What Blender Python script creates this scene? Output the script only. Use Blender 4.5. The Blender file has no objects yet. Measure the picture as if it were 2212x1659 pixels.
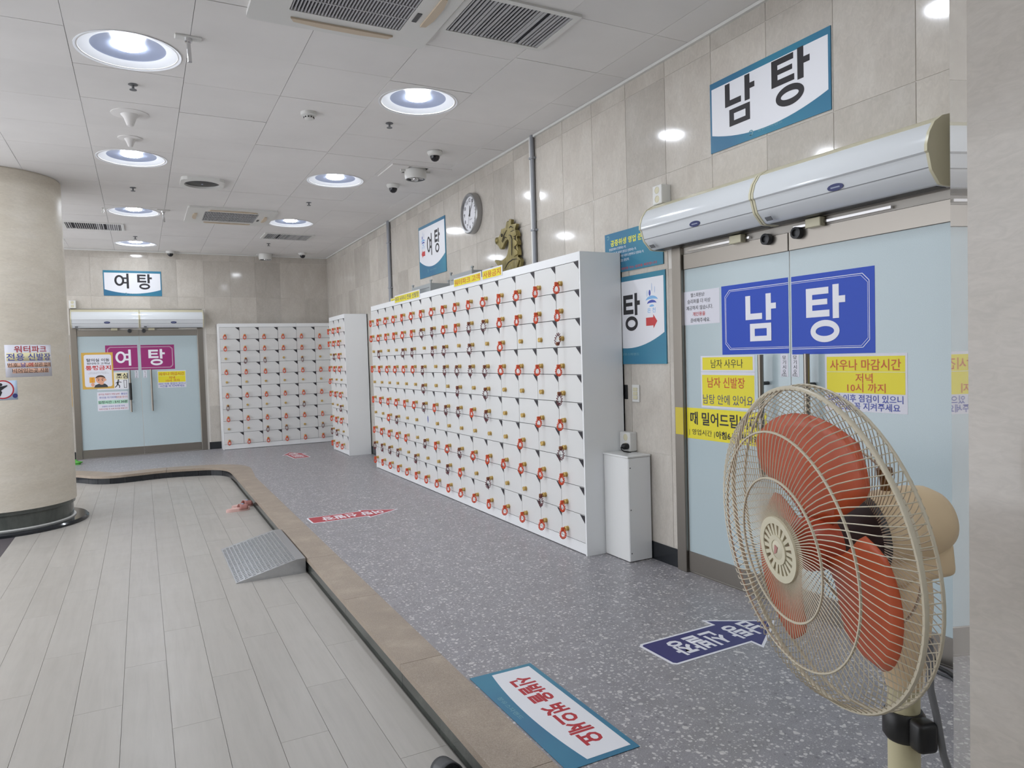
import bpy, bmesh, math, random
from mathutils import Matrix, Vector
random.seed(7)
PI = math.pi
sc = bpy.context.scene
COL = sc.collection

# ------------------------------------------------------------------ camera, world, exposure
def set_camera():
    yaw, pit, rol = (math.radians(a) for a in (27.374, -2.1712, -1.6859))
    fw = Vector((math.sin(yaw)*math.cos(pit), math.cos(yaw)*math.cos(pit), math.sin(pit)))
    rt = Vector((math.cos(yaw), -math.sin(yaw), 0)); up = rt.cross(fw)
    r2 = rt*math.cos(rol)+up*math.sin(rol); u2 = -rt*math.sin(rol)+up*math.cos(rol)
    cd = bpy.data.cameras.new('camera'); cam = bpy.data.objects.new('camera', cd); COL.objects.link(cam)
    cd.sensor_width = 36.0; cd.lens = 1543.05/2212*36.0; cd.clip_start = .05; cd.clip_end = 100
    M = Matrix((( r2.x, u2.x, -fw.x, -3.0153), (r2.y, u2.y, -fw.y, 0.0), (r2.z, u2.z, -fw.z, 1.3875), (0, 0, 0, 1)))
    cam.matrix_world = M
    sc.camera = cam
set_camera()

W = bpy.data.worlds.new('world'); sc.world = W; W.use_nodes = True
W.node_tree.nodes['Background'].inputs[0].default_value = (.93, .95, 1, 1)
W.node_tree.nodes['Background'].inputs[1].default_value = 1.3
LAMP_STRENGTH = 62.0
sc.view_settings.view_transform = 'Standard'
sc.view_settings.look = 'None'
sc.view_settings.exposure = 1.15
sc.view_settings.gamma = 1.0
sc.view_settings.use_curve_mapping = False

H = 3.2424      # ceiling
YF = 12.84      # far wall
LOW = -.104     # lower floor

# ------------------------------------------------------------------ materials
def lin(c):
    c = c.lstrip('#')
    v = [int(c[i:i+2], 16)/255 for i in (0, 2, 4)]
    return tuple(x/12.92 if x <= .04045 else ((x+.055)/1.055)**2.4 for x in v)+(1,)
MATS = {}
def mat(name, col, rough=.5, metal=0., spec=.5, **kw):
    if name in MATS: return MATS[name]
    m = bpy.data.materials.new(name); m.use_nodes = True; MATS[name] = m
    b = m.node_tree.nodes['Principled BSDF']
    b.inputs['Base Color'].default_value = lin(col) if isinstance(col, str) else tuple(col)+(1,)
    b.inputs['Roughness'].default_value = rough; b.inputs['Metallic'].default_value = metal
    b.inputs['Specular IOR Level'].default_value = spec
    for k, v in kw.items(): b.inputs[k.replace('_', ' ')].default_value = v
    return m
def nt(m): return m.node_tree, m.node_tree.nodes, m.node_tree.links, m.node_tree.nodes['Principled BSDF']
def mathn(N, L, op, a, b=None):
    n = N.new('ShaderNodeMath'); n.operation = op
    for i, v in enumerate((a, b)):
        if v is None: continue
        if isinstance(v, (int, float)): n.inputs[i].default_value = v
        else: L.new(v, n.inputs[i])
    return n.outputs[0]
def coords(N, L, jitter=30.):
    """world position shifted by a random amount per object"""
    g = N.new('ShaderNodeNewGeometry'); oi = N.new('ShaderNodeObjectInfo')
    s = N.new('ShaderNodeVectorMath'); s.operation = 'MULTIPLY_ADD'
    cb = N.new('ShaderNodeCombineXYZ')
    for i, k in enumerate((1., .37, .71)): L.new(mathn(N, L, 'MULTIPLY', oi.outputs['Random'], jitter*k), cb.inputs[i])
    a = N.new('ShaderNodeVectorMath'); a.operation = 'ADD'
    L.new(g.outputs['Position'], a.inputs[0]); L.new(cb.outputs[0], a.inputs[1])
    return a.outputs[0], oi.outputs['Random']
def noise(N, L, vec, scale, detail=4, rough=.55, dist=0.):
    n = N.new('ShaderNodeTexNoise'); n.inputs['Scale'].default_value = scale; n.inputs['Detail'].default_value = detail
    n.inputs['Roughness'].default_value = rough; n.inputs['Distortion'].default_value = dist
    L.new(vec, n.inputs['Vector']); return n.outputs['Fac']
def ramp(N, L, fac, stops):
    r = N.new('ShaderNodeValToRGB'); e = r.color_ramp.elements
    while len(e) < len(stops): e.new(.5)
    for i, (p, c) in enumerate(stops): e[i].position = p; e[i].color = lin(c) if isinstance(c, str) else (c, c, c, 1)
    L.new(fac, r.inputs[0]); return r.outputs[0]
def mix(N, L, fac, a, b, mode='MIX'):
    m = N.new('ShaderNodeMix'); m.data_type = 'RGBA'; m.blend_type = mode
    for sock, v in ((m.inputs[0], fac), (m.inputs[6], a), (m.inputs[7], b)):
        if isinstance(v, (int, float)): sock.default_value = v
        elif isinstance(v, tuple): sock.default_value = v
        else: L.new(v, sock)
    return m.outputs[2]
def scaled(N, L, vec, s):
    m = N.new('ShaderNodeVectorMath'); m.operation = 'MULTIPLY'; L.new(vec, m.inputs[0]); m.inputs[1].default_value = s; return m.outputs[0]
def bump(N, L, b, h, strength, dist=.002):
    n = N.new('ShaderNodeBump'); n.inputs['Strength'].default_value = strength; n.inputs['Distance'].default_value = dist
    L.new(h, n.inputs['Height']); L.new(n.outputs[0], b.inputs['Normal'])

def stone(name, dark, mid, light, rough, var=.16, streak=(1, 1, .35), bumpy=0.):
    m = mat(name, mid, rough); T, N, L, b = nt(m)
    v, rnd = coords(N, L)
    vs = scaled(N, L, v, streak)
    c = ramp(N, L, noise(N, L, vs, 5, 7, .62, .6), ((.25, dark), (.5, mid), (.75, light)))
    fine = ramp(N, L, noise(N, L, vs, 38, 4, .6, 1.5), ((.35, .92), (.6, 1.), (.72, 1.04)))
    c = mix(N, L, 1., c, fine, 'MULTIPLY')
    shade = ramp(N, L, rnd, ((0., 1-var), (.5, 1.), (1., 1+var*.5)))
    c = mix(N, L, 1., c, shade, 'MULTIPLY')
    L.new(c, b.inputs['Base Color'])
    if bumpy: bump(N, L, b, noise(N, L, v, 60, 4), bumpy)
    return m
M_TILE = stone('limestone_tile', '#bbb4ab', '#c4beb5', '#cdc8c0', .085, .12, (1, 1, .6))
M_TILE.node_tree.nodes['Principled BSDF'].inputs['Specular IOR Level'].default_value = .45
M_COLUMN = stone('honed_limestone', '#c9c0b0', '#d0c8b9', '#d6cfc2', .45, 0., (.5, .5, 1.5), .1)
M_PILLAR = stone('polished_limestone', '#b9b3aa', '#c0bab2', '#c6c1ba', .1, 0., (.5, .5, 1.3))
M_PILLARCUT = stone('mirror_polished_limestone', '#b9b3aa', '#c0bab2', '#c6c1ba', .02, 0., (.5, .5, 1.3))
M_PILLARCUT.node_tree.nodes['Principled BSDF'].inputs['IOR'].default_value = 1.55
M_CEIL = mat('ceiling_paint', '#cfcdcb', .75)
def _ceil():
    T, N, L, b = nt(M_CEIL); v, rnd = coords(N, L, 0.)
    c = ramp(N, L, noise(N, L, v, 1.3, 5, .6), ((.3, '#dfdddb'), (.7, '#e8e6e4')))
    c = mix(N, L, 1., c, ramp(N, L, rnd, ((0., .955), (1., 1.0))), 'MULTIPLY')
    L.new(c, b.inputs['Base Color'])
_ceil()
M_PLANK = mat('vinyl_plank', '#c9c5bd', .38)
def _plank():
    T, N, L, b = nt(M_PLANK); v, rnd = coords(N, L)
    vs = scaled(N, L, v, (9, .6, 1))
    c = ramp(N, L, noise(N, L, vs, 3.2, 6, .62, .5), ((.28, '#a4a09a'), (.5, '#aaa6a0'), (.75, '#afaba5')))
    c = mix(N, L, 1., c, ramp(N, L, rnd, ((0., .965), (.5, 1.), (1., 1.02))), 'MULTIPLY')
    L.new(c, b.inputs['Base Color'])
    L.new(ramp(N, L, noise(N, L, v, 4, 3), ((.3, .3), (.7, .42))), b.inputs['Roughness'])
_plank()
M_TERR = mat('terrazzo_vinyl', '#8d8b8e', .36)
def _terr():
    T, N, L, b = nt(M_TERR); v, rnd = coords(N, L, 0.)
    dn = N.new('ShaderNodeTexNoise'); dn.inputs['Scale'].default_value = 30; L.new(v, dn.inputs['Vector'])
    wv = N.new('ShaderNodeVectorMath'); wv.operation = 'MULTIPLY_ADD'; wv.inputs[1].default_value = (.02, .02, 0); L.new(dn.outputs['Color'], wv.inputs[0]); L.new(v, wv.inputs[2])
    c = ramp(N, L, noise(N, L, v, 9, 6, .7), ((.3, '#868487'), (.7, '#97959a')))
    gr = ramp(N, L, noise(N, L, v, 220, 3, .7), ((.36, .74), (.5, 1.), (.66, 1.16)))
    c = mix(N, L, 1., c, gr, 'MULTIPLY')
    for sc_, th, keep, colr in ((46., .19, .55, '#dedbda'), (26., .16, .66, '#d5d2d0'), (85., .22, .5, '#c6c3c4'), (38., .15, .72, '#6c6a70')):
        vo = N.new('ShaderNodeTexVoronoi'); vo.inputs['Scale'].default_value = sc_; L.new(wv.outputs[0], vo.inputs['Vector'])
        sp = N.new('ShaderNodeSeparateColor'); L.new(vo.outputs['Color'], sp.inputs[0])
        big = mathn(N, L, 'GREATER_THAN', sp.outputs[0], keep)
        rad = mathn(N, L, 'MULTIPLY', sp.outputs[1], th); rad = mathn(N, L, 'ADD', rad, th)
        ins = mathn(N, L, 'LESS_THAN', vo.outputs['Distance'], rad)
        c = mix(N, L, mathn(N, L, 'MULTIPLY', mathn(N, L, 'MULTIPLY', big, ins), .68), c, lin(colr))
    L.new(c, b.inputs['Base Color'])
_terr()
M_GRAN = mat('tan_granite', '#a2917e', .5)
def _gran():
    T, N, L, b = nt(M_GRAN); v, rnd = coords(N, L, 3.)
    c = ramp(N, L, noise(N, L, v, 190, 3, .8), ((.3, '#5f564f'), (.42, '#8f8072'), (.55, '#a8998a'), (.7, '#c9bfb1')))
    c = mix(N, L, .6, c, ramp(N, L, noise(N, L, v, 5, 5, .6), ((.3, '#8c8073'), (.55, '#9c8f80'), (.75, '#b3a696'))))
    L.new(c, b.inputs['Base Color']); bump(N, L, b, noise(N, L, v, 120, 3), .15)
_gran()
M_RISER = stone('riser_stone', '#3d403d', '#4e524e', '#5c605b', .12, .05)
M_BLACKTILE = mat('black_tile', '#1e2126', .12)
M_BASEB = mat('black_skirting', '#24272b', .2)
M_GROUT = mat('grout', '#d6d2cb', .7)
M_DARKGAP = mat('dark_gap', '#47464a', .9)
M_DARKFLOOR = mat('dark_floor', '#4c474b', .6)
M_STEEL = mat('brushed_steel', '#8f8a83', .33, 1.)
M_CHROME = mat('chrome', '#cfcfd0', .12, 1.)
M_GLASS = mat('frosted_glass', '#b4c3c7', .16, 0., .5)
def _fg():
    T, N, L, b = nt(M_GLASS); v, rnd = coords(N, L, 0.)
    L.new(ramp(N, L, noise(N, L, v, 420, 2), ((.35, '#adbdc2'), (.65, '#b8c7cb'))), b.inputs['Base Color'])
_fg()
M_WHITE = mat('white_lacquer', '#dfe0df', .22)
M_WHITESIDE = mat('white_lacquer_side_lightened', '#eef0f1', .3)  # lacquer lightened to make up for dim light on side panels
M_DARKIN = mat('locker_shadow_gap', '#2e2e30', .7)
M_TAG = mat('black_tag', '#24222a', .45)
M_TAGMARK = mat('tag_print', '#5e4a48', .5)
M_BRASS = mat('brass', '#c6a763', .32, .5)
M_BRASSD = mat('keyhole', '#3e331d', .5, .5)
M_ORANGE = mat('orange_coil', '#e2552f', .35, Subsurface_Weight=.1)
M_MAROON = mat('maroon_coil', '#70333a', .35)
M_FOBO = mat('orange_fob', '#d5562c', .4)
M_FOBB = mat('brown_fob', '#8a5233', .4)
M_PLW = mat('white_plastic', '#d9d9d6', .35)
M_PLCREAM = mat('aged_cream_plastic', '#cfcaae', .3)
M_ACW = mat('air_curtain_white', '#d8dcdf', .12)
M_ACG = mat('air_curtain_lower', '#cdd0d0', .2)
M_NAVY = mat('navy_badge', '#2b3468', .3)
M_SILV = mat('silver_print', '#9aa2b8', .4)
M_DGREY = mat('dark_grey_plastic', '#3b3d40', .4)
M_MGREY = mat('mid_grey_plastic', '#6d6f72', .45)
M_BLACK = mat('black_plastic', '#17181a', .4)
M_DOME = mat('smoked_dome', '#1d1d22', .08)
M_PIPE = mat('grey_pipe', '#8f9298', .45)
M_SLAT = mat('vent_slat', '#b3b3b6', .4)
M_VENTBACK = mat('vent_inside', '#35363c', .8)
M_FLAP = mat('cassette_flap', '#c9b9a3', .5)
M_LAMPRING = mat('lamp_flange', '#dfe1e5', .5)
M_LAMPIN = mat('lamp_reflector', '#8b93a8', .4)
M_LAMP = mat('lamp_glow', '#ffffff', .5, Emission_Color=(.88, .93, 1, 1), Emission_Strength=LAMP_STRENGTH)
M_ALU = mat('aluminium_tread', '#c4c6c9', .3, .95)
M_GOLD = mat('antique_gold', '#8f8354', .42, .55)
def _gold():
    T, N, L, b = nt(M_GOLD); v, rnd = coords(N, L, 0.)
    L.new(ramp(N, L, noise(N, L, scaled(N, L, v, (1, 1, .4)), 22, 4), ((.3, '#6d633c'), (.7, '#a1945f'))), b.inputs['Base Color'])
_gold()
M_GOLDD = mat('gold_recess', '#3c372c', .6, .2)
M_GUARD = mat('cream_wire', '#cdc5b0', .4)
M_FANCREAM = mat('fan_cream', '#e0c9a4', .45)
M_FANPOLE = mat('fan_pole_cream', '#c9c29f', .45)
M_BADGE = mat('fan_badge', '#d6d0b8', .4)
M_PINK = mat('pink_rubber', '#d9b4ad', .55)
M_ROSE = mat('rose_strap', '#a8736c', .35)
M_GREENCLOTH = mat('green_cloth', '#5fae4e', .9)
M_PAPER = mat('white_paper', '#d9d9e2', .6)
M_YELLOW = mat('yellow_print', '#e3d62a', .5)
M_PALEYEL = mat('pale_yellow_print', '#e4dcb0', .6)
M_PEACH = mat('peach_print', '#e0b49c', .6)
M_BLUEP = mat('royal_blue_vinyl', '#2048b6', .4, 0., .3)
M_MAROONP = mat('magenta_vinyl', '#962a6e', .4)
M_TEAL = mat('teal_print', '#2f7391', .4)
def _teal():
    T, N, L, b = nt(M_TEAL); v, rnd = coords(N, L, 0.)
    L.new(ramp(N, L, noise(N, L, v, 1.2, 2), ((.35, '#2f6c8f'), (.65, '#33819a'))), b.inputs['Base Color'])
_teal()
M_TEALFAINT = mat('teal_faint_print', '#6d9aa6', .5)
M_SIGNW = mat('sign_white', '#e2e3e8', .4)
M_INK = mat('black_ink', '#232126', .5)
M_RED = mat('red_ink', '#c23a3a', .5)
M_REDINK = mat('deep_red_ink', '#b02630', .5)
M_ORINK = mat('orange_red_ink', '#c4582a', .5)
M_BLUEINK = mat('blue_ink', '#4350a8', .5)
M_NAVYINK = mat('navy_ink', '#343a75', .5)
M_LBLUE = mat('light_blue_print', '#7fb2de', .5)
M_YELINK = mat('yellow_ink', '#e3e03c', .5)
M_GREENINK = mat('green_highlight', '#a9d6bd', .5)
M_WHITEINK = mat('white_ink', '#e6e6ec', .45)
M_INDIGO = mat('indigo_vinyl', '#2b2a6c', .4)
M_CRIMSON = mat('crimson_vinyl', '#b0313d', .4)
M_SKIN = mat('skin_print', '#dca184', .6)
M_HAIR = mat('hair_print', '#4a342c', .6)
M_GOLDEDGE = mat('gold_border_print', '#cfa64a', .5)
M_TRAY = mat('grey_metal_case', '#9ea3a4', .4, .2)
def translucent_blade():
    m = mat('orange_blade', '#d05c33', .38); T, N, L, b = nt(m)
    b.inputs['Alpha'].default_value = .78
    b.inputs['Subsurface Weight'].default_value = .15
    return m
M_BLADE = translucent_blade()
M_BLADEHUB = mat('orange_hub', '#b8492a', .35)

# ------------------------------------------------------------------ mesh helpers
class B:
    def __init__(s): s.bm = bmesh.new()
    def box(s, x0, x1, y0, y1, z0, z1, bev=0., seg=1):
        r = bmesh.ops.create_cube(s.bm, size=1)
        for v in r['verts']:
            v.co = Vector((x0+(v.co.x+.5)*(x1-x0), y0+(v.co.y+.5)*(y1-y0), z0+(v.co.z+.5)*(z1-z0)))
        if bev:
            es = list({e for v in r['verts'] for e in v.link_edges})
            bmesh.ops.bevel(s.bm, geom=es, offset=bev, segments=seg, affect='EDGES', profile=.5)
        return s
    def prism(s, poly, z0, z1):
        bot = [s.bm.verts.new((x, y, z0)) for x, y in poly]; top = [s.bm.verts.new((x, y, z1)) for x, y in poly]
        n = len(poly)
        s.bm.faces.new(top); s.bm.faces.new(bot[::-1])
        for i in range(n): s.bm.faces.new((bot[i], bot[(i+1) % n], top[(i+1) % n], top[i]))
        return s
    def strip(s, a, b, z0, z1):
        """solid band between two polylines of the same length"""
        n = len(a)
        V = [[s.bm.verts.new((p[0], p[1], z)) for p in l] for l in (a, b) for z in (z0, z1)]
        a0, a1, b0, b1 = V
        for i in range(n-1):
            s.bm.faces.new((a1[i], b1[i], b1[i+1], a1[i+1])); s.bm.faces.new((a0[i+1], b0[i+1], b0[i], a0[i]))
            s.bm.faces.new((a0[i], a1[i], a1[i+1], a0[i+1])); s.bm.faces.new((b1[i], b0[i], b0[i+1], b1[i+1]))
        s.bm.faces.new((a0[0], b0[0], b1[0], a1[0])); s.bm.faces.new((a1[-1], b1[-1], b0[-1], a0[-1]))
        return s
    def face(s, pts): s.bm.faces.new([s.bm.verts.new(p) for p in pts]); return s
    def lathe(s, prof, n=24, org=(0, 0, 0), axis='z', cap=True):
        rings = []
        for r, z in prof:
            ring = []
            for k in range(n):
                a = 2*PI*k/n; p = (r*math.cos(a), r*math.sin(a), z)
                if axis == 'x': p = (p[2], p[0], p[1])
                if axis == 'y': p = (p[1], p[2], p[0])
                ring.append(s.bm.verts.new((p[0]+org[0], p[1]+org[1], p[2]+org[2])))
            rings.append(ring)
        for i in range(len(rings)-1):
            for k in range(n): s.bm.faces.new((rings[i][k], rings[i][(k+1) % n], rings[i+1][(k+1) % n], rings[i+1][k]))
        if cap:
            if prof[0][0] > 1e-6: s.bm.faces.new(rings[0][::-1])
            if prof[-1][0] > 1e-6: s.bm.faces.new(rings[-1])
        return s
    def tube(s, path, r, n=6, closed=False, caps=True):
        P = [Vector(p) for p in path]; m = len(P); rings = []
        prev = None
        for i in range(m):
            if closed: t = P[(i+1) % m]-P[i-1]
            else: t = P[min(i+1, m-1)]-P[max(i-1, 0)]
            t = t.normalized() if t.length > 1e-9 else Vector((0, 0, 1))
            if prev is None:
                ref = Vector((0, 0, 1)) if abs(t.z) < .9 else Vector((1, 0, 0))
                u = t.cross(ref).normalized()
            else: u = (prev-t*prev.dot(t)).normalized()
            prev = u; w = t.cross(u)
            rr = r[i] if isinstance(r, (list, tuple)) else r
            rings.append([s.bm.verts.new(P[i]+rr*(u*math.cos(2*PI*k/n)+w*math.sin(2*PI*k/n))) for k in range(n)])
        for i in range(m if closed else m-1):
            a, b = rings[i], rings[(i+1) % m]
            for k in range(n): s.bm.faces.new((a[k], a[(k+1) % n], b[(k+1) % n], b[k]))
        if caps and not closed: s.bm.faces.new(rings[0][::-1]); s.bm.faces.new(rings[-1])
        return s
    def mesh(s, name, m, smooth=None):
        bmesh.ops.recalc_face_normals(s.bm, faces=s.bm.faces)
        me = bpy.data.meshes.new(name); s.bm.to_mesh(me); s.bm.free()
        if m: me.materials.append(m)
        if smooth:
            me.polygons.foreach_set('use_smooth', [True]*len(me.polygons)); me.set_sharp_from_angle(angle=math.radians(smooth))
        return me
    def build(s, name, m, parent=None, M=None, smooth=None): return link(name, s.mesh(name, m, smooth), parent, M)
def link(name, me, parent=None, M=None):
    o = bpy.data.objects.new(name, me); COL.objects.link(o)
    if M is not None: o.matrix_world = M
    if parent is not None: o.parent = parent
    return o
def tag(o, label=None, cat=None, group=None, kind=None):
    for k, v in (('label', label), ('category', cat), ('group', group), ('kind', kind)):
        if v: o[k] = v
    return o
def thing(name, label, cat, M, group=None):
    o = bpy.data.objects.new(name, None); COL.objects.link(o); o.empty_display_size = .05; o.matrix_world = M
    return tag(o, label, cat, group)
def struct(o, label=None): return tag(o, label, None, None, 'structure')
def T(x, y, z): return Matrix.Translation((x, y, z))
def frame(o, u, v):
    u = Vector(u).normalized(); v = Vector(v).normalized(); n = u.cross(v)
    return Matrix(((u.x, v.x, n.x, o[0]), (u.y, v.y, n.y, o[1]), (u.z, v.z, n.z, o[2]), (0, 0, 0, 1)))
def RW(y, z, off=0.): return frame((-off, y, z), (0, -1, 0), (0, 0, 1))       # on the right wall, looking at it
def FW(x, z, off=0.): return frame((x, YF-off, z), (1, 0, 0), (0, 0, 1))      # on the far wall
def CE(x, y, off=0.): return frame((x, y, H-off), (1, 0, 0), (0, -1, 0))      # under the ceiling, z points down
def R(a): return math.radians(a)
def ellipse(cx, cy, rx, ry, n=24, a0=0., a1=360.):
    return [(cx+rx*math.cos(R(a0+(a1-a0)*k/n)), cy+ry*math.sin(R(a0+(a1-a0)*k/n))) for k in range(n+(0 if a1-a0 >= 360 else 1))]
def rrect(x0, x1, y0, y1, r, n=4):
    out = []
    for cx, cy, a in ((x1-r, y1-r, 0), (x0+r, y1-r, 90), (x0+r, y0+r, 180), (x1-r, y0+r, 270)):
        out += [(cx+r*math.cos(R(a+90*k/n)), cy+r*math.sin(R(a+90*k/n))) for k in range(n+1)]
    return out
def ringband(b, outer, inner, z0, z1):
    b.strip(list(outer)+[outer[0]], list(inner)+[inner[0]], z0, z1); return b

# ------------------------------------------------------------------ lettering
def text_mesh(s, bold=0.):
    cu = bpy.data.curves.new('lettering', 'FONT'); cu.body = s; cu.size = 1; cu.offset = bold; cu.resolution_u = 2
    ob = bpy.data.objects.new('lettering', cu)
    me = bpy.data.meshes.new_from_object(ob)
    bpy.data.objects.remove(ob); bpy.data.curves.remove(cu)
    return me
def lettering(parent, s, cx, cy, w, h, m, z, bold=.02, warp=None):
    me = text_mesh(s, bold); vs = me.vertices
    x0 = min(v.co.x for v in vs); x1 = max(v.co.x for v in vs); y0 = min(v.co.y for v in vs); y1 = max(v.co.y for v in vs)
    for v in vs:
        p = Vector((cx+((v.co.x-x0)/(x1-x0)-.5)*w, cy+((v.co.y-y0)/(y1-y0)-.5)*h, z))
        v.co = warp(p) if warp else p
    me.materials.clear(); me.materials.append(m)
    return link('lettering', me, parent)
BIG = {   # stroke-built signboard syllables in a unit box: bars (x0,y0,x1,y1) and rings (cx,cy,rx,ry,t)
 '남': ([(.03, .99, .19, .49), (.03, .60, .56, .47), (.68, 1., .84, .44), (.84, .79, .99, .67), (.17, .38, .32, 0), (.70, .38, .84, 0), (.17, .38, .84, .27), (.17, .11, .84, 0)], []),
 '탕': ([(.03, .97, .19, .44), (.03, .97, .60, .85), (.19, .76, .57, .66), (.03, .56, .62, .44), (.70, 1., .85, .40), (.85, .79, 1., .67)], [(.50, .18, .36, .20, .13)]),
 '여': ([(.84, 1., 1., 0), (.62, .74, .86, .63), (.62, .44, .86, .33)], [(.34, .53, .34, .36, .15)]),
}
def big_glyph(parent, ch, cx, cy, w, h, m, z):
    b = B(); bars, rings = BIG[ch]; t = .0006
    f = lambda x, y: (cx+(x-.5)*w, cy+(y-.5)*h)
    for k, (x0, y0, x1, y1) in enumerate(bars):
        (ax, ay), (bx, by) = f(x0, y1), f(x1, y0); b.box(min(ax, bx), max(ax, bx), min(ay, by), max(ay, by), z, z+t+.00007*k)
    for x, y, rx, ry, th in rings:
        o = [f(*p) for p in ellipse(x, y, rx, ry, 32)]; i = [f(*p) for p in ellipse(x, y, rx-th, ry-th*w/h, 32)]
        ringband(b, o, i, z, z+t+.0008)
    return b.build('lettering', m, parent)
def board(name, label, cat, M, w, h, m, t=.003, group=None, bev=0.):
    o = B().box(-w/2, w/2, -h/2, h/2, 0, t, bev).build(name, m, None, M)
    return tag(o, label, cat, group)
def patch(parent, name, poly, m, z, t=.0006): return B().prism(poly, z, z+t).build(name, m, parent)
def rect(parent, name, x0, x1, y0, y1, m, z, t=.0006): return B().box(x0, x1, y0, y1, z, z+t).build(name, m, parent)
def emblem(parent, cx, cy, s, m, z):
    """small leaping-curl emblem of the bathhouse, a hook with a fin"""
    b = B()
    o = ellipse(cx, cy, .5*s, .5*s, 14, -140, 120); i = ellipse(cx-.02*s, cy, .27*s, .30*s, 14, -140, 120)
    b.strip(o, i, z, z+.0005)
    b.prism([(cx-.28*s, cy+.46*s), (cx-.55*s, cy+.2*s), (cx-.1*s, cy+.2*s)], z, z+.0005)
    b.prism([(cx-.42*s, cy-.34*s), (cx+.1*s, cy-.55*s), (cx+.1*s, cy-.3*s)], z, z+.0005)
    return b.build('emblem', m, parent)
def arcpanel(x0, x1, y1, ya, sag, n=16):
    return [(x0, y1), (x0, ya)]+[(x0+(x1-x0)*k/n, ya-sag*(1-((2*k/n)-1)**2)) for k in range(1, n)]+[(x1, ya), (x1, y1)]
def onsen_logo(parent, cx, cy, s, m, z):
    """three stacked wave bands under rising steam"""
    for k, (rx, y, ry, th, mm) in enumerate(((.52, -.12, .30, .15, m), (.40, -.28, .24, .13, M_BLUEINK), (.20, -.40, .12, .10, m))):
        b = B()
        o = ellipse(cx+.04*s, cy+y*s, rx*s, ry*s, 14, 18, 165); i = [(x, q-th*s*math.sin(math.pi*n/14)-.02*s) for n, (x, q) in enumerate(o)]
        b.strip(o, i, z, z+.0005); b.build('emblem', mm, parent)
    b = B()
    for x, y, h in ((-.34, .32, .36), (.06, .62, .46), (.30, .48, .36)): b.prism(ellipse(cx+x*s, cy+y*s, .035*s, h*.5*s, 10), z, z+.0005)
    b.build('emblem', mat('pale_steam_print', '#b9c6de', .5), parent)
    return B().prism(ellipse(cx-.12*s, cy+.34*s, .08*s, .16*s, 12), z, z+.0006).build('emblem', M_BLUEINK, parent)
def flat_arrow(x0, x1, cy, hs, hh, xh):
    """arrow along x from tail x0 to tip x1"""
    return [(x0, cy-hs), (xh, cy-hs), (xh, cy-hh), (x1, cy), (xh, cy+hh), (xh, cy+hs), (x0, cy+hs)]

# ------------------------------------------------------------------ floors
def smooth_path(pts, n=6):
    P = [Vector(p) for p in pts]; out = []
    for i in range(len(P)-1):
        p0, p1, p2, p3 = P[max(i-1, 0)], P[i], P[i+1], P[min(i+2, len(P)-1)]
        for k in range(n):
            t = k/n
            out.append(.5*((2*p1)+(p2-p0)*t+(2*p0-5*p1+4*p2-p3)*t*t+(3*p1-p0-3*p2+p3)*t**3))
    out.append(P[-1]); return out
XE = -2.027
edge = [Vector((XE, -2.5+1.02*k)) for k in range(12)]            # straight kerb, one stone per 1.02 m
edge[-1] = Vector((XE, 9.5))
k0 = 1.02
edge = [Vector((XE, 3.10+k0*i)) for i in range(-9, 7)]
curve = smooth_path([(XE, 9.22), (XE, 9.75), (-2.055, 10.2), (-2.2, 10.46), (-2.5, 10.585), (-2.83, 10.64), (-3.12, 10.585), (-3.4, 10.56), (-3.62, 10.68), (-3.86, 11.0), (-4.15, 11.25), (-4.6, 11.38), (-5.2, 11.42), (-6.6, 11.42)], 6)
path = edge+curve[1:]
def offset(path, d):
    out = []
    for i, p in enumerate(path):
        t = (path[min(i+1, len(path)-1)]-path[max(i-1, 0)]).normalized(); n = Vector((t.y, -t.x))
        out.append(p+n*(d(i) if callable(d) else d))
    return out
wid = lambda i: .203 if i < len(edge) else .203+.10*min(1, (i-len(edge))/14)
inner = offset(path, wid)
def fl(name, bm, m, parent): return bm.build(name, m, parent)
floor = B().box(-6.8, -1.9, -6.2, 11.6, LOW-.2, LOW-.012).build('floor', mat('plank_joint', '#8f8b85', .8)); struct(floor, 'pale wood-look plank floor, one step below the grey floor')
floor_dark = B().box(-6.8, -4.092, -6.2, 11.6, LOW-.012, LOW-.001).build('floor', M_DARKFLOOR); struct(floor_dark, 'dark grey floor beyond the round column')
PWID = .18727
plank_mesh = B().box(-PWID/2+.0008, PWID/2-.0008, -.61, .6085, -.0118, 0).mesh('plank', M_PLANK)
for c in range(11):
    x = -4.09+PWID*(c+.5)
    off = (c*.437) % 1.22
    for r in range(-5, 10):
        y = r*1.22+off
        if y-.61 > 11.2: continue
        link('plank', plank_mesh, floor, T(x, y, LOW))
platform = B().prism([(p.x, p.y) for p in offset(path, .03)]+[(-6.6, YF), (.3, YF), (.3, -6.2)], LOW-.2, -.031).build('floor', M_GROUT)
struct(platform, 'raised grey terrazzo floor in front of the lockers and doors')
B().prism([(p.x, p.y) for p in inner]+[(-6.6, YF), (.3, YF), (.3, -6.2)], -.0305, 0).build('terrazzo_sheet', M_TERR, platform)
idx = [0]
i = 0
while i < len(path)-1:
    j = i+1
    if i >= len(edge)-1:
        L_ = 0
        while j < len(path)-1 and L_ < .85: L_ += (path[j]-path[j-1]).length; j += 1
    a = [p.copy() for p in path[i:j+1]]; b_ = [p.copy() for p in inner[i:j+1]]
    g = .0015
    ta = (a[1]-a[0]).normalized()*g; a[0] += ta; b_[0] += ta
    tb = (a[-2]-a[-1]).normalized()*g; a[-1] += tb; b_[-1] += tb
    bb = B().strip(a, b_, -.03, .0015)
    bb.build('kerb_stone', M_GRAN, platform); i = j
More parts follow.
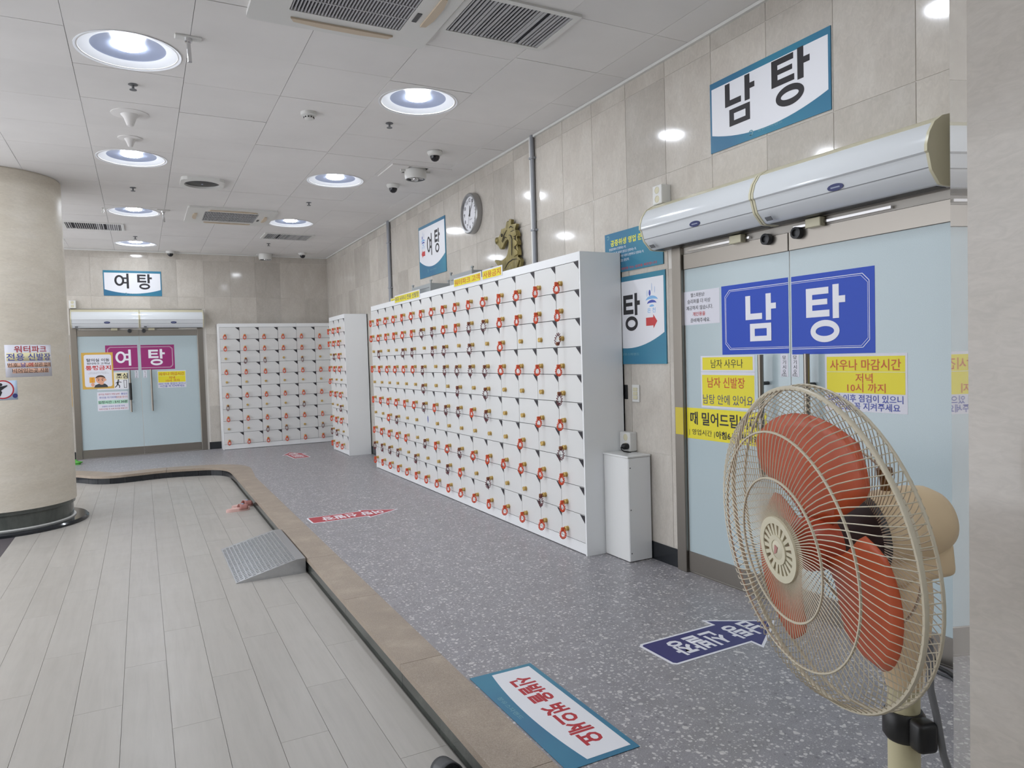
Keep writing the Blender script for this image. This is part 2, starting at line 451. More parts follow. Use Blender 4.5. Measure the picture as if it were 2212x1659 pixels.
# riser facing: long slabs on the straight, small black tiles round the curve
ri = offset(path, .008); ro = offset(path, .03)
for i in range(len(edge)-1):
    B().box(XE+.008, XE+.03, edge[i].y+.002, edge[i+1].y-.002, LOW-.02, -.031).build('riser_slab', M_RISER, platform)
i = len(edge)-1; acc = 0
while i < len(path)-1:
    j = i+1; L_ = (path[j]-path[i]).length
    while j < len(path)-1 and L_ < .15: L_ += (path[j+1]-path[j]).length; j += 1
    a = [p.copy() for p in ri[i:j+1]]; b_ = [p.copy() for p in ro[i:j+1]]
    ta = (a[1]-a[0]).normalized()*.002; a[0] += ta; b_[0] += ta
    tb = (a[-2]-a[-1]).normalized()*.002; a[-1] += tb; b_[-1] += tb
    B().strip(a, b_, LOW-.02, -.031).build('riser_tile', M_BLACKTILE, platform); i = j

# ------------------------------------------------------------------ walls
wall_right = B().box(.0032, .25, -6.2, YF+.25, LOW-.2, H+.3).build('wall_right', M_GROUT); struct(wall_right, 'right wall of beige polished limestone tiles')
wall_far = B().box(-6.8, .25, YF+.0032, YF+.25, LOW-.2, H+.3).build('wall_far', M_GROUT); struct(wall_far, 'far wall of beige polished limestone tiles')
struct(B().box(-6.8, .25, -6.4, -6.2, LOW-.2, H+.3).build('wall_near', M_COLUMN), 'wall behind the camera')
wall_left = B().box(-6.8, -6.6, -6.2, 2.2, LOW-.2, H+.3).build('wall_left', M_COLUMN); struct(wall_left, 'unseen left wall, cut short to let light in')  # unseen; ends early so light enters farther on, leaving the near end dimmer
DM0, DM1 = 1.68, 3.56      # men's door opening (Y)
DW0, DW1 = -3.965, -2.06   # women's door opening (X)
ZT = [.12, .72, 1.32, 1.92, 2.522, 3.125, H+.02]
def tiles(parent, us, M_of, hole, hidden):
    cache = {}
    for a, b in zip(us[:-1], us[1:]):
        for z0, z1 in zip(ZT[:-1], ZT[1:]):
            x0, x1, zz0 = a, b, z0
            hu0, hu1, hz = hole
            if zz0 < hz and x1 > hu0 and x0 < hu1:
                if z1 <= hz+.02 and x0 >= hu0-.03 and x1 <= hu1+.03: continue
                if z1 <= hz+.02:
                    if x0 < hu0: x1 = hu0
                    else: x0 = hu1
                elif x0 < hu0-.03 or x1 > hu1+.03:   # corner tile: keep the upper part only
                    zz0 = hz if (x0+x1)/2 > hu0 and (x0+x1)/2 < hu1 else z0
                    if zz0 == z0:
                        if x0 < hu0: x1 = hu0
                        else: x0 = hu1
                else: zz0 = hz
            if x1-x0 < .02 or hidden((x0+x1)/2, z1): continue
            w, h = round(x1-x0-.003, 4), round(z1-zz0-.003, 4)
            if (w, h) not in cache: cache[(w, h)] = B().box(-w/2, w/2, -h/2, h/2, -.006, 0, .0007).mesh('wall_tile', M_TILE)
            link('wall_tile', cache[(w, h)], parent, M_of((x0+x1)/2, (zz0+z1)/2))
YT = [1.543+.4128*k for k in range(28)]; YT[-1] = YF
tiles(wall_right, YT, lambda y, z: RW(y, z), (DM0, DM1, 2.33), lambda y, z: z < 1.95 and (4.35 < y < 8.9 or y > 10.6))
XT = [-6.6]+[-.012-.405*k for k in range(16, -1, -1)]; XT = sorted(x for x in XT if x > -6.61)
tiles(wall_far, XT, lambda x, z: FW(x, z), (DW0, DW1, 2.33), lambda x, z: z < 1.95 and x > -1.5)
for y0, y1 in ((3.56, YF), (1.6, DM0)): struct(B().box(-.004, .03, y0, y1, 0, .118).build('baseboard_right', M_BASEB))
struct(B().box(DW1, -.0, YF-.004, YF+.03, 0, .118).build('baseboard_far', M_BASEB))
struct(B().box(-6.6, DW0, YF-.004, YF+.03, 0, .118).build('baseboard_far', M_BASEB))
struct(B().box(-.022, .0, 1.6, YF, H-.02, H-.002).build('trim_1', M_PLW), 'thin white trim where the right wall meets the ceiling')
struct(B().box(-6.6, -.022, YF-.022, YF, H-.02, H-.002).build('trim_2', M_PLW), 'thin white trim where the far wall meets the ceiling')

# polished pillar beside the men's door
E_, F_ = (-1.08, 1.163), (-1.414, .9255)
pil = B().prism([(-1.414, .45), (-1.18, .25), (-.75, .25), (-.52, .45), (-.52, .95), (-.78, 1.163), E_, F_], LOW-.2, H+.02).build('pillar', M_PILLAR)
struct(pil, 'polished beige stone pillar beside the men\'s door, close to the camera')
pil.data.materials.append(M_PILLARCUT)
for p in pil.data.polygons:
    n = p.normal
    if n.x < -.3 and n.y > .5: p.material_index = 1
# round column
cc = (-4.23, 8.42); cr = .58
column = B().lathe([(cr, .11), (cr, H-.012), (cr-.01, H-.012), (cr-.01, H+.05)], 64, (cc[0], cc[1], 0)).build('column', M_COLUMN, smooth=40); struct(column, 'round beige stone column at the left edge')
B().lathe([(cr-.03, LOW-.03), (cr-.03, .07), (cr-.012, .075), (cr-.012, .109)], 64, (cc[0], cc[1], 0)).build('base_ring', M_RISER, column, smooth=30)
B().lathe([(cr+.10, LOW-.03), (cr+.10, LOW+.022), (cr+.085, LOW+.036), (cr-.05, LOW+.036)], 64, (cc[0], cc[1], 0)).build('plinth', M_BLACKTILE, column, smooth=30)
B().lathe([(cr-.026, LOW+.037), (cr-.012, LOW+.037), (cr-.012, LOW+.045), (cr-.026, LOW+.048)], 64, (cc[0], cc[1], 0)).build('sealant_bead', M_PLW, column, smooth=30)

# ------------------------------------------------------------------ ceiling
ceiling_near = B().box(-6.6, 0, -6.2, -2.09, H, H+.02).build('ceiling', M_CEIL); struct(ceiling_near, 'ceiling behind the camera')
ceiling = B().box(-6.8, .25, -6.4, YF+.25, H+.16, H+.3).build('ceiling', M_DARKGAP); struct(ceiling, 'suspended ceiling of square off-white panels')
LIGHTS = [(-3.0, 4.79), (-3.008, 7.203), (-3.012, 9.66), (-3.009, 12.13), (-1.162, 4.92), (-1.17, 7.36), (-1.176, 9.783)]
HIDDEN_LIGHTS = [(-3.0, 2.37), (-1.07, 2.48), (-3.0, -.05), (-4.85, -.05), (-4.85, 4.79), (-4.85, 7.2), (-4.85, 9.66)]  # unseen; one known from its reflection on the wall, others added for light
FILL_LIGHTS = [(-3.0, -2.6), (-1.16, -2.6), (-4.85, -2.6), (-3.0, -4.6), (-1.16, -4.6), (-4.85, -4.6)]  # unseen lamps added behind the camera for general fill and bounce light
PX = [-6.6+.0]+[-6.34, -5.735, -5.13, -4.515, -3.905, -3.305, -2.69, -2.08, -1.47, -.87, -.265, -.001]
pcache = {}
def panel_mesh(w, d, hole):
    k = (round(w, 3), round(d, 3), hole)
    if k in pcache: return pcache[k]
    b = B(); g = .0015; x, y = w/2-g, d/2-g
    if hole is None: b.box(-x, x, -y, y, 0, .012)
    else:
        n = 40; inn = []; out = []
        for q in range(n):
            a = 2*PI*q/n; c, s_ = math.cos(a), math.sin(a)
            inn.append((hole[0]+.262*c, hole[1]+.262*s_))
            t = min(x/abs(c) if abs(c) > 1e-9 else 9, y/abs(s_) if abs(s_) > 1e-9 else 9); out.append((t*c, t*s_))
        for sx, sy in ((1, 1), (-1, 1), (-1, -1), (1, -1)):
            i_ = min(range(n), key=lambda q: (out[q][0]-sx*x)**2+(out[q][1]-sy*y)**2); out[i_] = (sx*x, sy*y)
        ringband(b, out, inn, 0, .012)
    pcache[k] = b.mesh('ceiling_panel', M_CEIL); return pcache[k]
for ci in range(len(PX)-1):
    x0, x1 = PX[ci], PX[ci+1]; cx = (x0+x1)/2
    y0off = 4.57 if ci not in (5, 9) else (4.488 if ci == 6 else 4.57)
    lights = [l for l in LIGHTS+HIDDEN_LIGHTS if x0 < l[0] < x1]
    ysp = [4.57+.605*k+(.045 if ci == 9 else (-.083 if ci == 6 else 0)) for k in range(-11, 15)]
    ysp = [y for y in ysp if -2.2 < y < YF-.1]+[YF-.002]
    for ya, yb in zip(ysp[:-1], ysp[1:]):
        hole = None
        for l in lights:
            if ya < l[1] < yb: hole = (round(l[0]-cx, 3), round(l[1]-(ya+yb)/2, 3))
        if hole and (abs(hole[1])+.262 > (yb-ya)/2-.004): hole = (hole[0], math.copysign((yb-ya)/2-.268, hole[1]))
        sag = random.choice((0, 0, 0, .001, .002))
        link('ceiling_panel', panel_mesh(x1-x0, yb-ya, hole), ceiling, T(cx, (ya+yb)/2, H-sag))
# downlights
ring_me = B().lathe([(.264, -.001), (.2816, .001), (.2816, .005), (.2, -.022)], 48, cap=False).mesh('flange', M_LAMPRING, 35)
refl_me = B().lathe([(.2, -.022), (.19, -.026), (.1, -.032), (.086, -.032), (.086, -.05)], 48, cap=False).mesh('reflector', M_LAMPIN, 40)
lamp_me = B().lathe([(.086, -.05), (.086, -.030), (.075, -.024), (.045, -.021), (.002, -.020)], 28, cap=False).mesh('bulb', M_LAMP, 60)
ORD_ = ['first', 'second', 'third', 'fourth', 'fifth', 'sixth', 'seventh', 'eighth', 'ninth']
WHO = ['first of the left row, nearest the camera', 'second of the left row', 'third of the left row', 'farthest of the left row', 'first of the row beside the lockers', 'second of the row beside the lockers', 'third of the row beside the lockers']
for k, (x, y) in enumerate(LIGHTS+HIDDEN_LIGHTS):
    lab = 'round recessed downlight, '+WHO[k] if k < 7 else f'unseen round recessed downlight out of the frame, {ORD_[k-7]} one'
    t = thing('downlight', lab, 'ceiling light', CE(x, y), 'round ceiling downlights')
    link('flange', ring_me, t); link('reflector', refl_me, t); link('bulb', lamp_me, t)

for k, (x, y) in enumerate(FILL_LIGHTS):
    t = thing('downlight', f'added round fill light behind the camera, {ORD_[k]} one', 'ceiling light', CE(x, y, .062), 'round ceiling downlights')
    link('flange', ring_me, t); link('reflector', refl_me, t); link('bulb', lamp_me, t)

# sprinklers, detectors
spk = [B().lathe([(.028, 0), (.03, .004), (.012, .008)], 16).mesh('escutcheon', M_MGREY, 40), B().lathe([(.008, .006), (.008, .03), (.022, .034), (.022, .038), (.004, .04)], 12).mesh('sprinkler_head', M_MGREY, 40)]
for x, y, w in ((-2.983, 5.33, 'just beyond the nearest left-row downlight'), (-1.21, 5.442, 'just beyond the nearest downlight beside the lockers'), (-1.213, 8.455, 'beyond the second downlight beside the lockers'), (-3.011, 8.355, 'beyond the second left-row downlight'), (-3.011, 11.45, 'before the farthest left-row downlight'), (-1.193, 11.534, 'beyond the far slatted vent')):
    t = thing('sprinkler', 'small grey pendant sprinkler '+w, 'sprinkler', CE(x, y), 'ceiling sprinklers')
    link('escutcheon', spk[0], t); link('sprinkler_head', spk[1], t)
t = thing('smoke_detector', 'white round smoke detector with dark slots on the ceiling', 'smoke detector', CE(-1.831, 5.436))
B().lathe([(.058, 0), (.058, .022), (.05, .028), (.03, .03)], 28).build('base', M_PLW, t, smooth=40)
B().lathe([(.036, .028), (.034, .048), (.02, .055), (.002, .056)], 24).build('sensor_cap', M_PLW, t, smooth=40)
sb = B()
for k in range(10):
    a = 2*PI*k/10; sb.box(-.005+.0345*math.cos(a), .005+.0345*math.cos(a), -.005+.0345*math.sin(a), .005+.0345*math.sin(a), .035, .043)
sb.build('sensor_slots', M_BLACK, t)
for x, y, s, w in ((-3.009, 5.95, 1.25, 'nearer and larger of two between left-row downlights'), (-3.014, 6.58, .9, 'farther and smaller of two between left-row downlights')):
    t = thing('ceiling_detector', 'pale white disc-shaped ceiling detector with hanging cone, '+w, 'detector', CE(x, y), 'pale cone detectors')
    B().lathe([(.1*s, 0), (.1*s, .005), (.085*s, .009)], 28).build('base', M_CEIL, t, smooth=40)
    B().lathe([(.05*s, .008), (.035*s, .03), (.018*s, .055*s+.02), (.002, .06*s+.02)], 20).build('cone', M_CEIL, t, smooth=50)
# dome cameras
for x, y, w in ((-.602, 6.03, 'nearest, over the long lockers'), (-.574, 7.31, 'beside the ceiling hatch, over the lockers'), (-.519, 12.36, 'in the far corner over the lockers'), (-2.521, 12.72, 'over the far women\'s sign')):
    t = thing('dome_camera', 'white dome security camera with smoked bubble, '+w, 'camera', CE(x, y), 'dome cameras')
    B().lathe([(.068, .003), (.069, .012), (.06, .032), (.045, .042)], 28).build('base', M_PLW, t, smooth=40)
    B().lathe([(.044, .038), (.042, .058), (.03, .078), (.015, .087), (.001, .089)], 24).build('bubble', M_DOME, t, smooth=60)
# hatch and hanging cylinder fixtures
t = thing('ceiling_hatch', 'square white ceiling hatch panel above the lockers', 'hatch', CE(-.53, 6.77))
ringband(B(), [(-.3, -.24), (.3, -.24), (.3, .24), (-.3, .24)], [(-.13, -.02), (.07, -.02), (.07, .23), (-.13, .23)], 0, .012).build('panel', M_CEIL, t)
B().box(-.13, .07, -.02, .23, -.001, .003).build('opening', M_BLACK, t)
for x, y, w in ((-.56, 6.66, 'hanging through the ceiling hatch'), (-1.08, 12.63, 'by the far wall')):
    t = thing('ceiling_beacon', 'white cylindrical ceiling fixture with open grey underside '+w, 'ceiling fixture', CE(x, y), 'cylindrical ceiling fixtures')
    B().lathe([(.105, .003), (.108, .07), (.1, .1), (.094, .1), (.09, .075), (.002, .075)], 32).build('housing', M_PLW, t, smooth=35)
    B().lathe([(.088, .074), (.088, .098), (.083, .098), (.083, .076)], 28, cap=False).build('inner_ring', M_MGREY, t, smooth=35)
    for a in (30, 150, 270): B().box(-.02+.055*math.cos(R(a)), .02+.055*math.cos(R(a)), -.012+.055*math.sin(R(a)), .012+.055*math.sin(R(a)), .074, .097).build('bracket', M_PLW, t)
    B().lathe([(.032, .074), (.03, .1), (.02, .112), (.002, .114)], 18).build('lens', M_CHROME, t, smooth=50)
    B().box(-.15, -.105, -.012, .012, .003, .03).build('lug', M_PLW, t); B().box(.105, .15, -.012, .012, .003, .03).build('lug', M_PLW, t)
# ceiling speaker
t = thing('ceiling_speaker', 'square white ceiling speaker with round black grille', 'speaker', CE(-2.39, 7.87))
b = B(); ringband(b, rrect(-.2, .2, -.2, .2, .05), [(.165*math.cos(R(9+18*k)), .165*math.sin(R(9+18*k))) for k in range(20)], .0, .03) if False else None
n = 40
sq = []; ci_ = []
for k in range(n):
    a = 2*PI*k/n; c, s_ = math.cos(a), math.sin(a); q = .2/max(abs(c), abs(s_)); q = min(q, .255); sq.append((q*c, q*s_)); ci_.append((.166*c, .166*s_))
ringband(b, sq, ci_, 0, .032).build('frame', M_PLW, t)
B().lathe([(.166, .012), (.12, .018), (.06, .022), (.001, .024)], 40).build('grille', M_BLACK, t, smooth=60)
B().prism([(-.01, 0), (0, -.02), (.01, 0), (0, .02)], .024, .027).build('badge', M_SILV, t)
# exit-sign mounting brackets
for x, y, w in ((-2.70, 4.45, 'beside the nearest left-row downlight'), (-2.702, 9.43, 'beside the third left-row downlight')):
    t = thing('sign_bracket', 'white ceiling plate with a hanging chrome rod '+w, 'bracket', CE(x, y), 'empty sign brackets')
    B().box(-.07, .07, -.03, .03, 0, .012, .004).build('plate', M_PLW, t)
    B().lathe([(.022, .01), (.02, .03), (.012, .036)], 16).build('boss', M_CHROME, t, smooth=40)
    B().tube([(0, 0, .03), (.004, 0, .14)], .011, 10).build('rod', M_CHROME, t, smooth=50)
# loose strip hanging at the light
t = B().tube([(-3.33, 9.52, H-.002), (-3.325, 9.54, H-.03), (-3.335, 9.56, H-.045)], .012, 6).build('tape_end', M_PLW); tag(t, 'loose white tape end hanging from the ceiling beside the third downlight', 'tape')

# cassette air conditioners
def cassette(x, y, w, d, label):
    t = thing('cassette_air_conditioner', label, 'air conditioner', CE(x, y), 'ceiling cassette air conditioners')
    gx, gy = w*.305, d*.3
    fr = ringband(B(), rrect(-w/2, w/2, -d/2, d/2, .03), [(p[0], p[1]) for p in rrect(-gx, gx, -gy, gy, .01)], 0, .024)
    fr.build('panel', M_PLW, t)
    B().box(-gx, gx, -gy, gy, .001, .004).build('filter', M_VENTBACK, t)
    g = B(); nb = 34
    for k in range(nb):
        xx = -gx+2*gx*(k+.5)/nb; g.box(xx-.0035, xx+.0035, -gy, gy, .006, .022)
    for yy in (-gy*.5, 0, gy*.5): g.box(-gx, gx, yy-.004, yy+.004, .01, .023)
    tag(g.build('grille_bars', M_SLAT, t), kind='stuff')
    for sx, sy in ((0, 1), (0, -1), (1, 0), (-1, 0)):
        b = B()
        if sx == 0:
            p = [(-.28, 0), (.28, 0), (.26, .035), (.1, .052), (-.1, .052), (-.26, .035)]; p = [(a, sy*(d*.375+c)) for a, c in p]
        else:
            p = [(0, -.17), (0, .17), (.03, .16), (.045, .07), (.045, -.07), (.03, -.16)]; p = [(sx*(w*.385+a), c) for a, c in p]
        if sx*1+sy*-1 < 0: p = p[::-1]
        b.prism(p, .0245, .034).build('air_flap', M_FLAP, t)
    B().box(gx+.02, gx+.045, -.14, -.04, .024, .028).build('receiver', M_DGREY, t)
    return t
cassette(-1.955, 3.58, .98, .92, 'white ceiling cassette air conditioner cut by the top edge')
cassette(-1.955, 9.53, 1.0, .96, 'white ceiling cassette air conditioner between the far downlights')
# slatted vents
def vent(x0, x1, y0, y1, label, phase):
    x, y, w, d = (x0+x1)/2, (y0+y1)/2, x1-x0, y1-y0
    t = thing('ceiling_vent', label, 'vent', CE(x, y), 'slatted ceiling vents')
    ringband(B(), [(-w/2-.035, -d/2-.035), (w/2+.035, -d/2-.035), (w/2+.035, d/2+.035), (-w/2-.035, d/2+.035)], [(-w/2, -d/2), (w/2, -d/2), (w/2, d/2), (-w/2, d/2)], 0, .014).build('frame', M_PLW, t)
    B().box(-w/2, w/2, -d/2, d/2, .0005, .002).build('backing', M_VENTBACK, t)
    rnd = random.Random(phase); n = 26; me = {}
    for k in range(n):
        if rnd.random() < .07: continue
        xx = -w/2+w*(k+.5)/n; q = rnd.choice((0, 0, 1, 2)) if k > n*.5 else rnd.choice((2, 2, 2, 1))
        if q not in me:
            wd = (.019, .014, .008)[q]
            me[q] = B().prism([(-wd/2, 0), (wd/2, 0), (wd/2, d-.004), (-wd/2, d-.004)], .004, .012).mesh('slat', M_SLAT)
        link('slat', me[q], t, T(xx, -d/2+.002, 0))
vent(-1.42, -.83, 3.36, 3.765, 'large slatted ceiling vent at the top edge, beside the cassette', 3)
vent(-3.79, -3.17, 10.5, 10.95, 'slatted ceiling vent beside the round column', 4)
vent(-1.35, -.73, 10.6, 11.03, 'slatted ceiling vent in the far right area beyond the downlights', 5)

# ------------------------------------------------------------------ doors
def door(name, label, M, w, mid=None):
    """double glass door, local x from left jamb; z towards the viewer"""
    d = bpy.data.objects.new(name, None); COL.objects.link(d); d.matrix_world = M; struct(d, label)
    pw = .085
    for x in (0, w-pw): B().box(x, x+pw, 0, 2.32, -.03, .025, .003).build('frame_post', M_STEEL, d)
    B().box(pw, w-pw, 2.03, 2.32, -.03, .02, .003).build('frame_head', M_STEEL, d)
    B().box(pw, w-pw, -.001, .006, -.03, .0).build('threshold', M_STEEL, d)
    B().box(pw, w-pw, 1.995, 2.031, -.029, -.01).build('dark_slot', M_BLACK, d)
    mid = mid or w/2
    for x0, x1 in ((pw+.006, mid-.003), (mid+.003, w-pw-.006)):
        g = B().box(x0, x1, .10, 1.9, -.012, 0).build('glass_leaf', M_GLASS, d)
        B().box(x0, x1, 1.895, 1.99, -.016, .008, .002).build('top_rail', M_STEEL, g)
        B().box(x0, x1, .012, .135, -.016, .008, .002).build('kick_rail', M_STEEL, g)
        hx = mid+(-.155 if x0 < mid-.1 else .145)
        B().tube([(hx, .695, .055), (hx, 1.36, .055)], .0155, 14).build('pull_handle', M_STEEL, g, smooth=50)
        if name == 'door_2' and x0 < mid-.1: B().tube([(hx, .885, .055), (hx, 1.155, .055)], .021, 14).build('black_grip', M_BLACK, g, smooth=50)
        sb_ = B()
        for z in (.85, 1.205): sb_.tube([(hx, z, 0), (hx, z, .055)], .01, 10)
        sb_.build('handle_standoff', M_DGREY, g)
        for dx in ((-.13,) if x0 < mid-.1 else (.07,)):
            B().lathe([(.03, .0), (.03, .03), (.018, .034), (.018, .02), (.001, .02)], 18, (mid+dx, 1.975, .008)).build('door_stop', M_DGREY, g, smooth=40)
            B().box(mid+dx*2.6-.045, mid+dx*2.6+.045, 1.985, 2.03, .005, .045, .003).build('closer_bracket', M_PLCREAM, g)
        B().box(x0+.04, (x0+x1)/2+.15, 2.0, 2.012, .0, .02).build('highlight_bar', M_CHROME, g)  # chrome bar stands in for the highlight along the header edge
    return d
door('door_1', 'double frosted glass door of the men\'s bath in a steel frame', RW(3.545, 0), 1.85, .9)
door('door_2', 'double frosted glass door of the women\'s bath in a steel frame', FW(-3.96, 0), 1.87)

def air_curtain(M, w, label, first):
    """profile in (z out, y up) swept along x"""
    t = thing('air_curtain', label, 'air curtain', M, 'white air curtains over the doors')
    prof = [(0, .285), (.05, .288), (.1, .275), (.15, .245), (.183, .2), (.2, .15), (.2, .125), (.19, .118), (.172, .06), (.168, .052), (.12, .004), (.1, 0), (0, 0)]
    cream = [(0, .285), (.05, .288), (.1, .275), (.116, .2665), (.1, .262), (.05, .274), (0, .272)]
    def sweep(p, x0, x1):
        b = B(); A = [b.bm.verts.new((x0, y, z)) for z, y in p]; C = [b.bm.verts.new((x1, y, z)) for z, y in p]; n = len(p)
        for i in range(n): b.bm.faces.new((A[i], A[(i+1) % n], C[(i+1) % n], C[i]))
        b.bm.faces.new(A[::-1]); b.bm.faces.new(C); return b
    shrink = lambda p, s: [((z)*s, .14+(y-.14)*s) for z, y in p]
    body = sweep(prof, .012, w-.012).build('body', M_ACW, t, smooth=35)
    up = [(z*1.004, y+.0012) for z, y in prof[:4]]
    sweep(up+[(.145, .24), (.1, .268), (.05, .28), (0, .277)], .0125, w-.0125).build('top_strip', M_PLCREAM, t, smooth=35)
    big = [((z)*1.02 if z > 0 else 0, .14+(y-.14)*1.02) for z, y in prof]
    for x0, x1 in ((0, .012), (w-.012, w)): sweep(big, x0, x1).build('end_cap', M_PLCREAM, t, smooth=35)
    # sloping lower front: groove, badge, indicator
    n = Vector((0, -.018, .066)).normalized()
    def onslope(s):  # s 0 at the crease, 1 at the lower line
        return Vector((0, .118+(.06-.118)*s, .19+(.172-.19)*s))
    Ms = frame(onslope(.65)+Vector((w/2+.02, 0, .0012)), (1, 0, 0), (0, .058, .018))
    o = B().prism(ellipse(0, 0, .042, .016, 28), 0, .003).build('oval_badge', M_NAVY, t, Ms)
    ob = B().box(-.024, .024, -.003, .003, .003, .0036).build('badge_print', M_SILV, o)
    Mi = frame(onslope(1.7)+Vector((.075, -.004, .0)), (1, 0, 0), (0, .048, .048))
    B().box(-.019, .019, -.012, .012, 0, .004).build('indicator', M_MGREY, t, Mi)
    gz = B(); gz.box(.014, w-.014, .062, .066, .168, .1745); gz.build('seam_line', M_MGREY, t)
    B().box(.03, w-.03, -.002, .002, .03, .1).build('air_slot', M_BLACK, t)
    return t
air_curtain(RW(3.635, 2.035), .925, 'far unit of white air curtain above men\'s glass door', True)
air_curtain(RW(2.705, 2.035), .925, 'near unit of white air curtain above men\'s glass door', False)
air_curtain(FW(-3.935, 2.02), .925, 'left unit of white air curtain above women\'s glass door', True)
air_curtain(FW(-3.005, 2.02), .925, 'right unit of white air curtain above women\'s glass door', False)

# ------------------------------------------------------------------ shoe lockers
def locker_parts(ch, h):
    pass
CW = .3073
def make_locker_meshes(h):
    rh = (h-.062-.085)/10; w, hh = CW-.004, rh-.004
    door_me = B().box(.002, .002+w, .002, .002+hh, -.018, 0, .0012).mesh('door', M_WHITE)
    a = .06; tag_me = B().prism([(CW-.003-a, rh-.003), (CW-.003, rh-.003-a*.88), (CW-.003, rh-.003)], 0, .0015).mesh('number_tag', M_TAG)
    lock_me = B().lathe([(.0185, 0), (.0185, .004), (.013, .006), (.013, .014), (.0175, .016), (.0175, .024), (.012, .026), (.006, .0235)], 14).mesh('lock', M_BRASS, 35)
    hole_me = B().box(-.0012, .0012, -.006, .006, .0225, .0255).mesh('keyhole', M_BRASSD)
    return rh, door_me, tag_me, lock_me, hole_me
LM = make_locker_meshes(2.09)
U0, V0 = .078, .062        # lock position on a door
def locker(M, cols, h, depth, label, nolock=(), left=True, right=True):
    rh, dm, tm, lm, hm = LM
    rh = (h-.062-.085)/10
    t = thing('shoe_locker', label, 'shoe locker', M, 'banks of white shoe lockers')
    W_ = cols*CW
    t0, t1 = (.016 if left else 0), (.016 if right else 0)
    b = B()
    b.box(-t0, W_+t1, .0, h-.001, -depth, -depth+.01)
    if left: b.box(-t0, 0, 0, h, -depth, .001)
    if right: b.box(W_, W_+t1, 0, h, -depth, .001)
    b.box(0.001, W_-.001, h-.06, h, -depth, .001); b.box(0.001, W_-.001, 0.006, .083, -depth, -.004)
    b.build('carcass', M_WHITESIDE, t)
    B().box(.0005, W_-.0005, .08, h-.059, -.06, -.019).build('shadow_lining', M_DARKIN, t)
    for r in range(10):
        for c in range(cols):
            v = h-.0615-(r+1)*rh
            d = link('door', dm, t, T(c*CW, v, random.choice((0, 0, 0, .0012, .002))))
            link('number_tag', tm, d)
            if (r, c) not in nolock:
                l = link('lock', lm, d, T(U0, V0, 0))
    return t, rh
coilO = []; 
def coil_mesh(r, amp, waves, wire, m, name='key_band', sx=1., sy=1.):
    n = waves*8; P = []
    for k in range(n):
        a = 2*PI*k/n; q = r+amp*math.sin(waves*a)
        P.append((q*math.cos(a)*sx, q*math.sin(a)*sy, amp*.8*math.cos(waves*a)))
    return B().tube(P, wire, 5, closed=True).mesh(name, m, 60)
COIL = {'O': coil_mesh(.0245, .0062, 15, .0033, M_ORANGE, sx=.88, sy=1.15), 'D': coil_mesh(.0255, .0072, 13, .0026, M_MAROON, sx=.82, sy=1.4)}
FOB = {k: B().box(-.006, .006, -.014, .011, -.011, .014, .003).box(-.002, .002, -.005, .005, -.0145, -.01).mesh('key_fob', m) for k, m in (('O', M_FOBO), ('D', M_FOBB))}
ORD = ['first', 'second', 'third', 'fourth', 'fifth', 'sixth', 'seventh', 'eighth', 'ninth', 'tenth', 'eleventh', 'twelfth', 'thirteenth', 'fourteenth', 'fifteenth', 'sixteenth']
ROW = ['top', 'second', 'third', 'fourth', 'fifth', 'sixth', 'seventh', 'eighth', 'ninth', 'bottom']
def keys(M, grid, rh, h, colword, bankword, group):
    for r, line in enumerate(grid):
        for c, ch in enumerate(line):
            if ch not in 'OD': continue
            v = h-.0615-(r+1)*rh+V0
            u = c*CW+U0
            tilt = random.uniform(-.25, .25); ry = random.uniform(.1, .65) if bankword != 'far bank' else random.uniform(-.3, .3)
            special = (bankword == 'long bank' and r == 2 and c == 15)
            dv = -.038 if ch == 'O' else -.044
            if special: dv = -.004; u -= .0
            Mk = M @ T(u-.004, v+dv, .041) @ Matrix.Rotation(ry, 4, 'Y') @ Matrix.Rotation(tilt, 4, 'Z')
            k = link('key_band', COIL[ch], None, Mk)
            colr = 'orange' if ch == 'O' else 'maroon'
            tag(k, f'{colr} coil key band, {ROW[r]} row, {colword(c)} of {bankword}', 'key band', group)
            link('key_fob', FOB[ch], k, Matrix.Rotation(-tilt, 4, 'Z') @ Matrix.Rotation(-ry, 4, 'Y') @ (T(0, -dv, 0) if not special else T(0, -.032, 0)) if True else None)
LONG = ['OOOOOOOOOOOOOOOO', 'OOOOOODDOODDOOOO', 'KDKKDDKDDKDKOKKD', 'OOOOOODKDDDDOOOO', 'KKKKKKDKKDKDKKKD', 'OOOOOODODDODKKOO', 'KKODKK-KKKKKKOKD', 'OOOOOKDOODOOOOOO', 'DDDDKDKKDOKDKKDO', 'OOOOOOOOOOOOOOOO']
XL = .347; Y_FAR, Y_NEAR = 9.056, 4.10
step = (Y_FAR-Y_NEAR-.032)/16; CWL = step
CW = step
LM = make_locker_meshes(2.09)
ML = frame((-XL, Y_FAR-.016, 0), (0, -1, 0), (0, 0, 1))
names = ['farthest four-column unit of the long white shoe locker bank', 'second farthest four-column unit of the long white shoe locker bank', 'third unit of the long white shoe locker bank, under the dragon head', 'nearest four-column unit of the long white shoe locker bank']
for q in range(4):
    t, rhL = locker(ML @ T(q*4*CW, 0, 0), 4, 2.09, XL-.003, names[q], {(6, 2)} if q == 1 else (), q == 0, q == 3)
keys(ML, LONG, rhL, 2.09, lambda c: f'{ORD[15-c]} locker from near end', 'long bank', 'key bands on the long locker bank')
